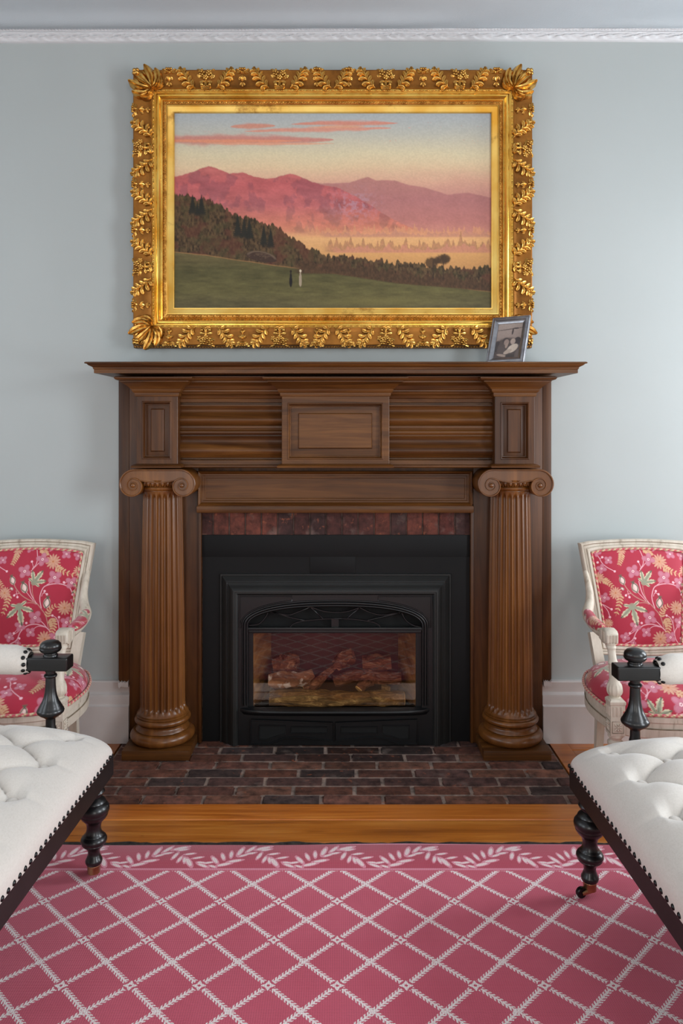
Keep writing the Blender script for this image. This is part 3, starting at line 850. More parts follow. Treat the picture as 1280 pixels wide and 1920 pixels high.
# glass and its rim
bm = bmesh.new()
def rr_(x0, x1, z0, z1, r, y, n=5):
    p = []
    for cx_, cz_, a0 in ((x1 - r, z1 - r, 0), (x0 + r, z1 - r, PI / 2), (x0 + r, z0 + r, PI), (x1 - r, z0 + r, 1.5 * PI)):
        for i in range(n + 1): p.append((cx_ + r * math.cos(a0 + PI / 2 * i / n), y, cz_ + r * math.sin(a0 + PI / 2 * i / n)))
    return p
loft(bm, [rr_(fx(82), fx(1182), gz0 - .004, gz1 + .003, .001, yfr + .022), rr_(fx(82), fx(1182), gz0 - .004, gz1 + .003, .001, yfr + .012), rr_(gx0, gx1, gz0, gz1, .006, yfr + .012), rr_(gx0, gx1, gz0, gz1, .006, yfr + .022)])
obj('glass_rim', bm, MAT['iron'], frn, 40)
bm = bmesh.new(); box(bm, gx0 - .002, gx1 + .002, yfr + .017, yfr + .0205, gz0 - .002, gz1 + .002)
obj('glass_pane', bm, MAT['glass'], frn)
# firebox
bm = bmesh.new()
yb_ = .205; zb_ = gz0 - .02

bm.free()
bm = bmesh.new(); box(bm, gx0 - .03, gx1 + .03, yb_, yb_ + .02, zb_, .60); lo = obj('firebox_lining', bm, MAT['lining_back'], ins)
for s, xq in ((-1, gx0), (1, gx1)):      # splayed refractory sides
    bm = bmesh.new()
    a_, b_ = [(xq + s * .03, yfr + .024), (xq, yfr + .024), (xq - s * .05, yb_ - .001), (xq + s * .03, yb_ - .001)], (zb_ + .0005, gz1 + .012)
    loft(bm, [[(x, y, z) for x, y in a_] for z in b_], True, True, True)
    obj('lining_side', bm, MAT['lining'], lo)
bm = bmesh.new(); box(bm, gx0 - .03, gx1 + .03, yfr + .024, yb_, zb_ - .012, zb_); box(bm, gx0 - .03, gx1 + .03, yfr + .024, yb_ + .02, gz1 + .013, gz1 + .023)
obj('firebox_floor', bm, MAT['dark'], ins)
# bowed sill
bm = bmesh.new()
sx0, sx1 = X(449, 3.04), X(806, 3.04); zsl = Z(1333, 3.04)
def bow(d, z, ins_=0):
    return [(sx0 + ins_, yfr + .004, z)] + [(sx0 + ins_ + (sx1 - sx0 - 2 * ins_) * t, yfr - d * (1 - abs(2 * t - 1) ** 4) ** .5 - .004, z) for t in np.linspace(0, 1, 25)] + [(sx1 - ins_, yfr + .004, z)]
loft(bm, [bow(.020, zsl - .022, .012), bow(.026, zsl - .014, .006), bow(.034, zsl - .010), bow(.036, zsl - .005), bow(.033, zsl), bow(.020, zsl + .003, .01)], True, True, True)
obj('sill', bm, MAT['iron'], frn, 35)
# pair of vent doors below
def dz(zy): return Z(1100 + zy / 3.368, 3.04)
def dx(zx): return X(440 + zx / 3.368, 3.04)
bm = bmesh.new(); box(bm, dx(95), dx(1160), yfr - .004, yfr + .002, .004, zsl - .026); obj('vent_backing', bm, MAT['iron'], frn)
for s in (0, 1):
    mir = (lambda q: q) if s == 0 else (lambda q: 1253 - q)
    bm = bmesh.new(); yd = yfr - .010
    outer = [(98, 852), (618, 872), (618, 984), (420, 962), (310, 966), (215, 1003), (98, 1005)]
    ou = [(dx(mir(a)), max(.006, dz(b))) for a, b in outer]
    if s: ou = ou[::-1]
    # plate, raised border and near-black patches painting in the dark of the openings
    loft(bm, [[(x, yfr - .003, z) for x, z in ou], [(x, yd, z) for x, z in ou]], True, False, True)
    tube(bm, [(x, yd, z) for x, z in ou] + [(ou[0][0], yd, ou[0][1])], .0035, 6)
    door = obj('vent_door', bm, MAT['iron'], frn, 30)
    for oid, op in enumerate(([(150, 888), (320, 890), (318, 940), (255, 956), (205, 974), (150, 974)], [(352, 896), (584, 898), (584, 936), (352, 936)])):
        q = [(dx(mir(a)), dz(b)) for a, b in op]
        if s: q = q[::-1]
        bm = bmesh.new()
        bm.faces.new([bm.verts.new((x, yd - .0012, z)) for x, z in q])
        r_ = bmesh.ops.extrude_face_region(bm, geom=bm.faces[:])
        for v in r_['geom']:
            if isinstance(v, bmesh.types.BMVert): v.co.y += .001
        obj('vent_dark_patch', bm, MAT['dark'], door, 30)
        bm = bmesh.new(); c_ = sum(p[0] for p in q) / len(q), sum(p[1] for p in q) / len(q)
        tube(bm, [(x, yd - .001, z) for x, z in q] + [(q[0][0], yd - .001, q[0][1])], .0026, 6)
        obj('opening_rim', bm, MAT['iron'], door, 40)

# ceramic logs
def log(name, label, pts, rad, mat, seed, nseg=10, nr=20, amp=.16, ends=True, parent=None, flat=1.0):
    path = spline(pts, nseg); N = len(path)
    rs = np.interp(np.linspace(0, 1, N), np.linspace(0, 1, len(rad)), rad)
    frm = frames(path); r = random.Random(seed); o = r.uniform(0, 50)
    V = []
    for i, ((p, t, nn, B), q) in enumerate(zip(frm, rs)):
        ring = []
        for j in range(nr):
            a = 2 * PI * j / nr
            d = 1 + amp * (float(fbm(np.array([i * .35 + o]), np.array([3 * math.cos(a) + 3 * math.sin(a) * .7 + o]), 3)[0]) - .5) * 2 + amp * .5 * math.sin(5 * a + i * .3 + o)
            ring.append(p + nn * (q * d * math.cos(a) * flat) + B * (q * d * math.sin(a)))
        V.append(ring)
    bm = bmesh.new(); loft(bm, V, True, True, True)
    ob = obj(name, bm, mat, parent, 60)
    if parent is None: tag(ob, label, 'log', 'ceramic logs in the fireplace')
    if ends:
        for k in ((0,) if ends == 1 else (-1,) if ends == 2 else (0, -1)):
            p, t, nn, B = frm[k]; q = rs[k]; s = -1 if k == 0 else 1
            bm = bmesh.new()
            loft(bm, [[p + t * s * .0006 + (Vector(c) - p) * .96 for c in V[k]], [p + t * s * .003 + (Vector(c) - p) * .86 for c in V[k]]], True, True, True)
            obj('cut_end', bm, MAT['cutwood'], ob, 30)
    return ob
def lp(zx, zy, D):   # point on the log pile, D = distance from the lens
    return (X(440 + zx / 3.368, D), YY(D), Z(1100 + zy / 3.368, D))
log('log', 'long thick brown bark log lying across the front of the fire, one end cut', [lp(222, 704, 3.118), lp(440, 708, 3.114), lp(700, 712, 3.114), lp(900, 708, 3.114), lp(1066, 712, 3.118)], [.033, .034, .031, .030, .030], MAT['bark'], 3, amp=.20, ends=2)
log('log', 'short ash-whitened chunk of log behind the left end of the long front log', [lp(214, 590, 3.16), lp(300, 590, 3.16), lp(420, 578, 3.165), lp(496, 545, 3.17)], [.026, .033, .030, .016], MAT['bark_ash'], 8, amp=.2, ends=0)
log('log', 'pointed dark stump of split log rising behind the left chunk', [lp(250, 515, 3.245), lp(330, 495, 3.245), lp(372, 448, 3.245), lp(380, 428, 3.245)], [.045, .05, .03, .008], MAT['bark_red'], 12, amp=.22, ends=0)
log('log', 'thin stick leaning diagonally in the middle of the fire', [lp(450, 655, 3.16), lp(520, 602, 3.165), lp(590, 540, 3.20), lp(650, 490, 3.25)], [.021, .019, .012, .009], MAT['bark_red'], 21, amp=.25, ends=1)
ylog = log('log', 'forked red-brown log at the right of the fire, its short branch cut toward the front', [lp(632, 602, 3.21), lp(760, 562, 3.20), lp(900, 575, 3.185), lp(1050, 578, 3.18)], [.022, .024, .026, .024], MAT['bark_red'], 33, amp=.2, ends=0)
log('log_branch', '', [lp(860, 590, 3.18), lp(815, 612, 3.16), lp(785, 648, 3.145)], [.024, .020, .019], MAT['bark_red'], 35, amp=.12, ends=2, parent=ylog)
log('log', 'round knotty log end standing at the back centre of the fire', [lp(640, 500, 3.24), lp(690, 455, 3.235), lp(750, 430, 3.23)], [.022, .036, .026], MAT['bark_red'], 44, amp=.3, ends=0)
log('log', 'short dark log lying at the back right, above the forked log', [lp(806, 490, 3.25), lp(880, 486, 3.25), lp(985, 478, 3.25)], [.034, .036, .034], MAT['bark_red'], 55, amp=.2, ends=0)
o = log('log', 'small bark piece wedged behind the right end of the long front log', [lp(925, 648, 3.17), lp(980, 650, 3.17)], [.018, .014], MAT['bark'], 60, amp=.25, ends=0)

# ================================================================== PAINTING
px0, px1, pz0, pz1 = X(245, 3.045), X(1002, 3.045), Z(650, 3.045), Z(125, 3.045)
pcx, pcz = (px0 + px1) / 2, (pz0 + pz1) / 2
pic = thing('framed_painting', 'large landscape painting of pink mountains at sunset in an ornate gold frame above the mantel', 'painting', (pcx, 0, pz0))
W2, H2 = (px1 - px0) / 2, (pz1 - pz0) / 2
def PR(i, y): return (-W2 + i, W2 - i, i, 2 * H2 - i, y)
def frame_part(name, prof, mat, sm=30, parent=pic):
    bm = bmesh.new(); nested(bm, [PR(i, -d) for i, d in prof], cap=False)
    return obj(name, bm, mat, parent, sm)
band = frame_part('outer_moulding', [(.0, .0006), (.0, .040), (.003, .046), (.007, .046), (.009, .050), (.005, .064), (.006, .071), (.010, .074), (.020, .0725), (.034, .070), (.048, .067), (.060, .065), (.068, .066), (.074, .069), (.077, .069), (.079, .064)], MAT['gold_band'])
frame_part('inner_cove', [(.079, .064), (.088, .063), (.089, .059), (.093, .059), (.095, .061), (.100, .0625), (.105, .061), (.108, .056), (.112, .050), (.116, .0475), (.117, .044)], MAT['gold'])
frame_part('fine_moulding', [(.117, .044), (.120, .047), (.128, .047), (.132, .044), (.132, .041)], MAT['gold_fine'])
frame_part('liner', [(.132, .041), (.133, .044), (.136, .044), (.137, .040), (.155, .033), (.156, .036), (.159, .036), (.160, .030), (.160, .026)], MAT['gold_liner'])
bm = bmesh.new(); box(bm, -W2 + .03, W2 - .03, -.024, -.003, .03, 2 * H2 - .03); obj('backing_board', bm, MAT['backing'], pic)
# beads and little leaf strips
def around(i):   # the four sides at inset i: origin, direction, inward direction, length
    w, h = 2 * (W2 - i), 2 * (H2 - i)
    return [(Vector((-W2 + i, 0, 2 * H2 - i)), Vector((1, 0, 0)), Vector((0, 0, -1)), w), (Vector((W2 - i, 0, i)), Vector((-1, 0, 0)), Vector((0, 0, 1)), w),
            (Vector((-W2 + i, 0, i)), Vector((0, 0, 1)), Vector((1, 0, 0)), h), (Vector((W2 - i, 0, 2 * H2 - i)), Vector((0, 0, -1)), Vector((-1, 0, 0)), h)]
bm = bmesh.new()
for o_, d, n_, L in around(.0835):
    N = int(L / .0245)
    for k in range(N):
        c = o_ + d * (L * (k + .5) / N) + Vector((0, -.0635, 0))
        tube(bm, [c - d * .0072, c - d * .006, c + d * .006, c + d * .0072], [.0008, .0024, .0024, .0008], 6)
        for q in (.0098, .0122):
            sphere(bm, c + d * q, .0020, u=6, v=5)
obj('bead_strip', bm, MAT['gold_fine'], pic, 60)
bm = bmesh.new()
for o_, d, n_, L in around(.1245):
    N = int(L / .0125)
    for k in range(N):
        c = o_ + d * (L * (k + .5) / N) + Vector((0, -.0475, 0))
        s = 1 if k % 2 else -1
        tube(bm, [c - d * .006 - n_ * .004 * s, c - Vector((0, .002, 0)), c + d * .005 + n_ * .0045 * s], [.0006, .0024, .0012], 5)
        sphere(bm, c + d * .0045 - n_ * .003 * s, .0026, u=6, v=5); sphere(bm, c - d * .003 + n_ * .0034 * s, .0019, u=6, v=5)
obj('fine_ornament', bm, MAT['gold_fine'], pic, 60)
bm = bmesh.new()
for o_, d, n_, L in around(.0035):
    N = int(L / .011)
    for k in range(N):
        c = o_ + d * (L * (k + .5) / N) + Vector((0, -.046, 0)); sphere(bm, c, .0036, u=6, v=5)
obj('edge_beading', bm, MAT['gold_fine'], pic, 60)

# carved ornament prototypes in a flat (u, v) plane, height towards the room (-y)
def lobe(bm, p0, p1, w, h, bend=0.0, lift=.0, ns=7, tipcurl=0.0):
    p0 = Vector((p0[0], p0[1])); p1 = Vector((p1[0], p1[1])); d = p1 - p0; n_ = Vector((-d.y, d.x))
    rings = []
    for i in range(ns + 1):
        t = i / ns
        c = p0 + d * t + n_ * (bend * math.sin(PI * t) * .9)
        c2 = p0 + d * min(1, t + .02) + n_ * (bend * math.sin(PI * min(1, t + .02)) * .9); c1 = p0 + d * max(0, t - .02) + n_ * (bend * math.sin(PI * max(0, t - .02)) * .9)
        tg = (c2 - c1).normalized(); nn = Vector((-tg.y, tg.x))
        ww = 1.35 * w * (.30 + .70 * min(1, t / .62) ** .9) * (1.0 if t < .62 else math.sqrt(max(.03, 1 - ((t - .62) / .39) ** 2))); hh = lift + h * (.35 + .65 * math.sin(PI * min(.95, .25 + .7 * t))) + tipcurl * t * t
        rings.append([(c.x + nn.x * ww * q, -hh * k - .001 * (1 - k), c.y + nn.y * ww * q) for q, k in ((-1, .15), (-.62, .78), (-.15, .72), (0, 1.0), (.15, .72), (.62, .78), (1, .15))])
    vr = [[bm.verts.new(p) for p in r] for r in rings]
    for a, b in zip(vr[:-1], vr[1:]):
        for i in range(6): bm.faces.new((a[i], a[i + 1], b[i + 1], b[i]))
        bm.faces.new((a[6], a[0], b[0], b[6]))
    bm.faces.new(vr[0]); bm.faces.new(vr[-1])
def leaf_sprig():
    bm = bmesh.new()
    sp_ = spline([(0, -.030, 0), (.012, -.022, 0), (.026, -.006, 0), (.036, .012, 0), (.050, .027, 0)], 6)
    sp_ = [(q[0], q[1]) for q in sp_]
    lobe(bm, sp_[0], sp_[10], .0032, .006); lobe(bm, sp_[8], sp_[18], .003, .007); lobe(bm, sp_[16], sp_[-1], .0055, .010, .15, tipcurl=.004)
    N = len(sp_)
    for i, L, a1, a2 in ((3, .022, 58, -52), (8, .027, 52, -58), (13, .027, 48, -62), (18, .023, 45, -58), (22, .017, 40, -50)):
        x_, y_ = sp_[i]; tx, ty = sp_[min(N - 1, i + 2)][0] - sp_[i - 2][0], sp_[min(N - 1, i + 2)][1] - sp_[i - 2][1]
        a0 = math.atan2(ty, tx)
        for a, b in ((a1, -.18), (a2, .18)):
            q = a0 + math.radians(a)
            lobe(bm, (x_, y_), (x_ + L * math.cos(q), y_ + L * math.sin(q)), .0064, .010, b, tipcurl=.004)
    return bm
def lily():
    bm = bmesh.new()
    for s in (-1, 1):
        lobe(bm, (0, .030), (s * .022, .027), .006, .010, -.2 * s); lobe(bm, (s * .012, .030), (s * .026, .034), .0045, .008)
        lobe(bm, (0, .006), (s * .013, -.004), .0042, .008, .15 * s); lobe(bm, (0, -.012), (s * .009, -.022), .0034, .006)
    lobe(bm, (0, .030), (0, .016), .006, .011)
    lobe(bm, (0, .012), (0, -.008), .0062, .012); lobe(bm, (0, -.006), (0, -.028), .003, .006); sphere(bm, (0, -.006, -.026), .004, u=8, v=6)
    for x_ in (-.008, 0, .008): sphere(bm, (x_, -.010, .033), .0052, u=8, v=6)
    return bm
def cluster():
    bm = bmesh.new()
    def flower(cx, cy, r, lift):
        for k in range(5):
            a = 2 * PI * k / 5 + cx * 90
            sphere(bm, (cx + r * math.cos(a), -lift, cy + r * math.sin(a)), r * .62, 1, .7, 1, 8, 6)
        sphere(bm, (cx, -lift - r * .4, cy), r * .5, u=8, v=6)
    flower(-.013, .019, .0068, .008); flower(.010, .018, .006, .009); flower(.0, .004, .0055, .009); flower(.020, .006, .005, .007)
    for s in (-1, 1):
        lobe(bm, (0, 0), (s * .030, .014), .006, .006, .1 * s); lobe(bm, (s * .008, .02), (s * .028, .030), .004, .006)
        lobe(bm, (0, -.012), (s * .016, -.024), .006, .009, -.5 * s, tipcurl=.003); sphere(bm, (s * .012, -.008, -.019), .0052, u=8, v=6)
        lobe(bm, (s * .002, -.008), (s * .020, -.010), .004, .006)
    lobe(bm, (0, .004), (0, -.028), .004, .008)
    return bm
def corner_leaf():
    # along +u/+v diagonal pointing outwards (towards -u, +v corner)
    bm = bmesh.new()
    c0 = Vector((.038, -.038)); 
    for a, L, w, b in ((135, .100, .0135, 0), (108, .096, .0145, -.10), (162, .096, .0145, .10), (80, .078, .0145, -.24), (190, .078, .0145, .24), (54, .056, .012, -.3), (216, .056, .012, .3)):
        q = math.radians(a); e = c0 + Vector((math.cos(q), math.sin(q))) * L
        lobe(bm, c0, e, w, .016, b, lift=.002, tipcurl=.010)
        q2 = q + math.radians(10 * (1 if b >= 0 else -1)); e2 = c0 + Vector((math.cos(q2), math.sin(q2))) * L * .72
        lobe(bm, c0, e2, w * .6, .020, b, tipcurl=.006)
        for sg in (-1, 1):
            q3 = q + sg * math.radians(22); m0 = c0 + (e - c0) * .5; e3 = m0 + Vector((math.cos(q3), math.sin(q3))) * L * .34; lobe(bm, m0, e3, w * .75, .013, b, tipcurl=.006)
    for dx_, dy_, r_ in ((-.019, .019, .010), (-.030, .017, .008), (-.017, .030, .008), (-.028, .028, .009)):
        sphere(bm, (dx_, -.014, dy_), r_, u=10, v=8)
    return bm
proto = {}
for nm, fn in (('carved_leaf', leaf_sprig), ('carved_lily', lily), ('carved_flowers', cluster), ('corner_leaf', corner_leaf)):
    bm = fn(); bmesh.ops.recalc_face_normals(bm, faces=bm.faces[:]); me = bpy.data.meshes.new(nm); bm.to_mesh(me); bm.free(); finish(me, MAT['gold_leaf'], 50); proto[nm] = me
def put(nm, x, z, rot, d, sx=1.0, sc=1.0):
    o = bpy.data.objects.new(nm, proto[nm]); COL.objects.link(o); o.parent = pic
    o.matrix_local = Matrix.Translation((x, -d, z)) @ Matrix.Rotation(rot, 4, 'Y') @ Matrix.Diagonal((sx * sc, 1.35, sc, 1))
BC = .042; DB = .0675
SC = 1.3
def side(n, base, L, dirv, rot):
    # n: positions along the side measured from its middle
    for kind, p, mir in n:
        x, z = base[0] + dirv[0] * p, base[1] + dirv[1] * p
        put(kind, x, z, rot, DB, mir, {'carved_leaf': 1.2, 'carved_lily': 1.1, 'carved_flowers': 1.27}[kind])
px = .002085
horiz = [('carved_lily', s * a * px, 1) for s in (-1, 1) for a in (30, 170, 308)] + [('carved_flowers', s * a * px, 1) for s in (-1, 1) for a in (100, 239)]
for s in (-1, 1):
    for c in (100, 239):
        horiz += [('carved_leaf', (s * c + 20) * px, 1), ('carved_leaf', (s * c - 20) * px, -1)]
horiz += [('carved_leaf', .006, 1), ('carved_leaf', -.006, -1)]
vert = [('carved_lily', s * a * px, 1) for s in (-1, 1) for a in (43, 184)] + [('carved_flowers', s * 112 * px, 1) for s in (-1, 1)]
for s in (-1, 1):
    vert += [('carved_leaf', (s * 112 + 20) * px, 1), ('carved_leaf', (s * 112 - 20) * px, -1)]
vert += [('carved_leaf', .004, 1), ('carved_leaf', -.004, -1)]
# the lily pairs close to the middle of the top and bottom rails leave no room for a leaf pair's tips: same overlap as carved
side(horiz, (0, 2 * H2 - BC), W2, (1, 0), 0.0); side(horiz, (0, BC), W2, (-1, 0), PI)
side(vert, (-W2 + BC, H2), H2, (0, 1), -PI / 2 if False else PI * 1.5); side(vert, (W2 - BC, H2), H2, (0, -1), PI / 2)
for x, z, r_ in ((-W2 + .043, 2 * H2 - .043, 0), (W2 - .043, 2 * H2 - .043, PI / 2), (W2 - .043, .043, PI), (-W2 + .043, .043, PI * 1.5)):
    put('corner_leaf', x, z, r_, .066, 1, 1.0)

# ---- the canvas: a generic sunset landscape, painted in canvas pixels (598 x 360)
gw, gh = 620, 374
u = np.linspace(0, 596, gw)[None, :] * np.ones((gh, 1)); v = np.linspace(0, 360, gh)[:, None] * np.ones((1, gw))
def C(*c): return np.array(lin(c))
def blend(img, m_, c): return img * (1 - m_[..., None]) + c * m_[..., None]
def grad(t, stops):
    out = np.zeros(t.shape + (3,))
    for k in range(3): out[..., k] = np.interp(t, [s[0] for s in stops], [lin(s[1])[k] for s in stops])
    return out
vv = v + 10 * (fbm(u / 90, v / 40) - .5)
img = grad(vv, [(0, (166, 174, 178)), (38, (184, 182, 168)), (75, (212, 196, 156)), (100, (220, 190, 146)), (125, (216, 164, 132)), (150, (200, 138, 122))])
sw = sstep(150, 600, u) * sstep(86, 112, vv)
img = blend(img, .45 * sw * (fbm(u / 60, v / 22, 5) * .9 + .2), C(196, 132, 116))
def cloud(x0, x1, yc, th, c, a=.9, slope=0.0):
    global img
    t = (u - x0) / (x1 - x0); yy = yc + slope * (u - x0) + 4 * (fbm(u / 50, v / 30 + yc) - .5)
    w = th * (.75 + .5 * fbm(u / 14, v / 5 + yc, 4)) * np.clip(np.sin(PI * np.clip(t, 0, 1)), 0, 1) ** .6 * (.6 + .8 * fbm(u / 35, yc + v / 12))
    img = blend(img, a * sstep(0, 1, np.clip(1.3 - np.abs(v - yy) / (w + .01), 0, 1)), c)
cloud(-80, 300, 49, 11, C(200, 120, 106)); cloud(-60, 240, 51, 4, C(226, 140, 96), .8); cloud(130, 410, 33, 5, C(216, 138, 112), .9, -.02); cloud(105, 190, 24, 5, C(208, 132, 104)); cloud(220, 420, 20, 5, C(212, 132, 108), .95, -.01); cloud(250, 360, 25, 3, C(224, 150, 104), .7); cloud(60, 300, 56, 2.5, C(228, 150, 110), .7)
def ridge(pts, amp=2.0, f=14): 
    p = np.array(pts, float); return np.interp(u, p[:, 0], p[:, 1]) + amp * (fbm(u / f, u * 0 + 3.3, 4) - .5) * 2
far = ridge([(250, 130), (330, 128), (364, 118), (380, 124), (414, 124), (444, 133), (474, 138), (514, 150), (554, 147), (596, 156)], 1.5, 20)
mt = grad(v, [(110, (184, 122, 110)), (160, (176, 110, 106)), (200, (186, 114, 104)), (225, (202, 130, 106))])
img = blend(img, sstep(-1.5, 1.5, v - far), mt * (.9 + .2 * fbm(u / 16, v / 12)[..., None]))
near = ridge([(0, 117), (20, 112), (40, 106), (64, 98), (86, 104), (104, 112), (128, 109), (146, 115), (174, 122), (194, 118), (218, 111), (244, 120), (274, 132), (310, 138), (350, 158), (400, 190), (470, 222), (596, 226)], 2.2, 10)
mt = grad(v, [(98, (190, 98, 92)), (130, (190, 88, 88)), (170, (190, 96, 94)), (205, (206, 116, 90)), (225, (216, 136, 94))])
tex = fbm(u / 26 + v / 30, v / 9 - u / 40, 5)
mt = mt * (.72 + .55 * tex[..., None]); mt = mt * (1 - .25 * sstep(.5, .62, fbm(u / 18, v / 24 + 9))[..., None] * np.array([1, .6, .2]))
img = blend(img, sstep(-1.2, 1.2, v - near), mt)
lil = np.exp(-(((u - 340) / 40) ** 2 + ((v - 168) / 26) ** 2)) * sstep(.45, .7, fbm(u / 5, v / 5)); img = blend(img, .5 * lil, C(186, 150, 166))
# golden valley, hazy rows of trees
img = blend(img, sstep(-3, 4, v - (221 + 2 * np.sin(u / 40))), grad(v, [(218, (216, 140, 98)), (232, (224, 164, 98)), (262, (210, 150, 78)), (290, (190, 132, 66))]))
def treeline(base, hmin, hmax, c1, c2, x0=0, x1=600, f=6, a=.95, seed=0, spire=.6):
    global img
    h = hmin + (hmax - hmin) * np.clip(fbm(u / f + seed, u * 0 + seed, 3) * 1.6 - .35, 0, 1) + (hmax - hmin) * spire * np.clip(np.sin(u / f * 1.7 + seed * 5 + 3 * fbm(u / 40, u * 0 + seed)), 0, 1) ** 6
    b = base(u) if callable(base) else base
    m_ = sstep(-1.5, 1.0, v - (b - h)) * sstep(2.0, -1.0, v - b) * sstep(x0 - 10, x0 + 10, u) * sstep(x1 + 10, x1 - 10, u)
    t = fbm(u / 3.0 + seed, v / 5.0, 4)
    img = blend(img, m_ * a, C(*c1) * (1 - t[..., None]) + C(*c2) * t[..., None])
treeline(225, 3, 16, (196, 130, 90), (226, 152, 100), 250, 600, 5, .75, 2)
treeline(228, 2, 10, (176, 120, 100), (206, 134, 104), 280, 600, 9, .7, 7)
treeline(256, 6, 26, (146, 108, 70), (206, 134, 88), 285, 600, 7, .85, 4)
treeline(257, 3, 14, (196, 120, 100), (216, 140, 100), 300, 600, 10, .7, 9)
# meadow and dark woods
mead = ridge([(0, 256), (60, 262), (124, 272), (194, 282), (274, 292), (360, 304), (424, 312), (500, 318), (596, 330)], 1.0, 30)
md = grad(v, [(255, (104, 90, 50)), (290, (84, 78, 40)), (330, (96, 88, 44)), (360, (88, 78, 46))])
md = md * (.55 + .9 * fbm(u / 26, v / 5, 5)[..., None]); 
img = blend(img, sstep(-1, 1.5, v - mead), md)
img = blend(img, .5 * np.exp(-(((u - 380) / 120) ** 2 + ((v - 348) / 10) ** 2)), C(128, 116, 52))
top = ridge([(0, 146), (20, 150), (40, 160), (70, 158), (88, 172), (110, 186), (150, 196), (186, 206), (214, 222), (236, 240), (260, 252), (290, 262), (318, 262), (350, 268), (390, 272), (420, 276), (470, 280), (520, 286), (596, 284)], 11, 5)
wm = sstep(-1.5, 1, v - top) * sstep(2, -2, v - mead)
t1 = np.clip((fbm(u / 3.2, v / 6, 4) - .5) * 1.7 + .5, 0, 1); t2 = fbm(u / 28 + 5, v / 22, 3)
wc = C(40, 30, 20) * (1 - t1[..., None]) + C(104, 78, 46) * t1[..., None]; wc = blend(wc, .55 * sstep(.5, .66, t2), C(98, 52, 36)); wc = blend(wc, .4 * sstep(.55, .7, fbm(u / 20 + 11, v / 16)), C(70, 66, 34))
img = blend(img, wm, wc)
treeline(lambda q: np.interp(q, [0, 300, 420, 596], [292, 296, 314, 328]), 10, 30, (50, 38, 24), (98, 66, 40), 230, 600, 8, .95, 13, .3)
for x_, b_, h_, w_ in ((34, 176, 26, 9), (51, 178, 28, 10), (43, 178, 14, 6), (119, 218, 32, 10), (131, 220, 28, 9), (141, 222, 28, 10), (168, 234, 28, 9), (181, 238, 26, 9)):
    q = np.clip((v - (b_ - h_)) / (h_ + 14), 0, 1); wd_ = w_ * .85 * q * (.7 + .5 * np.abs(np.sin(v * .9))) 
    img = blend(img, .95 * sstep(1, -1, np.abs(u - x_) - wd_ - .4) * sstep(-1, 1, v - (b_ - h_)) * sstep(b_ + 14, b_ + 6, v), C(36, 36, 30))
for x_, y_, r_ in ((484, 276, 13), (504, 270, 12), (510, 268, 10), (494, 272, 8)):
    img = blend(img, .9 * sstep(1.2, .7, np.sqrt(((u - x_) / r_) ** 2 + ((v - y_) / (r_ * .8)) ** 2) + .5 * (fbm(u / 4, v / 4) - .5)), C(70, 50, 32))
for x_ in (487, 506): img = blend(img, .8 * sstep(1.8, .6, np.abs(u - x_)) * sstep(272, 276, v) * sstep(312, 306, v), C(58, 42, 30))
# boulder and two strolling figures
q = ((u - 164) / 28) ** 2 + ((v - 267 - .16 * (u - 164)) / np.where(v < 267 + .16 * (u - 164), 12, 7)) ** 2
img = blend(img, sstep(1.1, .95, q), C(66, 46, 36)); img = blend(img, .8 * sstep(1.1, .95, q) * sstep(.62, .8, q) * sstep(268, 262, v - .16 * (u - 164)), C(112, 90, 70)); img = blend(img, .5 * sstep(.9, .6, q) * sstep(.5, .62, fbm(u / 7, v / 4)), C(104, 80, 60))
def figure(x_, y_, c, hat):
    global img
    img = blend(img, sstep(1.2, .8, ((u - x_) / (2.6 + .06 * (v - y_))) ** 2 + ((v - y_) / 14) ** 2), c); img = blend(img, sstep(1.3, .7, ((u - x_) / 2.0) ** 2 + ((v - y_ + 15) / 2.6) ** 2), hat)
figure(219, 307, C(28, 24, 24), C(40, 30, 26)); figure(237, 306, C(158, 138, 112), C(206, 190, 160))
lum = img @ np.array([.3, .6, .1]); img = img * .86 + .14 * lum[..., None]
img = img * (.90 + .20 * fbm(u / 3, v / 2.2, 3)[..., None])
ci = .159
V = np.stack([np.linspace(-W2 + ci, W2 - ci, gw)[None, :] * np.ones((gh, 1)), -.0275 * np.ones((gh, gw)), np.linspace(2 * H2 - ci, ci, gh)[:, None] * np.ones((1, gw))], -1)
grid_mesh('canvas', V, MAT['oil'], pic, img)

# ================================================================== SMALL PHOTO FRAME on the shelf
fw, fh = .150, .198
pf = thing('photo_frame', 'small silver photo frame leaning back on the right of the wooden mantel shelf', 'photo frame', (X(945, 2.93), YY(2.93), ZSH + .0056), 0)
LEAN, YAW = math.radians(22), math.radians(-33)
MX = Matrix.Rotation(YAW, 4, 'Z') @ Matrix.Rotation(-LEAN, 4, 'X')
def pfobj(name, bm, mat, sm=30):
    o = obj(name, bm, mat, pf, sm); o.matrix_local = MX; return o
def FR(i, y): return (-fw / 2 + i, fw / 2 - i, i, fh - i, y)
bm = bmesh.new()
nested(bm, [FR(.002, .012), FR(0, .012), FR(0, 0), FR(.001, -.002), FR(.004, -.003), FR(.006, -.001), FR(.009, -.003), FR(.013, -.004), FR(.016, -.001), FR(.018, .001), FR(.026, .005), FR(.026, .009)], cap=False)
pfobj('frame', bm, MAT['silver'])
bm = bmesh.new(); box(bm, -fw / 2 + .004, fw / 2 - .004, .009, .0125, .004, fh - .004); pfobj('back_board', bm, MAT['backing'])
bm = bmesh.new(); box(bm, -.02, .02, .0135, .016, .004, fh * .78)
o = pfobj('easel_strut', bm, MAT['backing']); o.matrix_local = MX @ Matrix.Translation((0, .0135, fh * .78)) @ Matrix.Rotation(math.radians(34), 4, 'X') @ Matrix.Translation((0, -.0135, -fh * .78))
gw2, gh2 = 84, 132
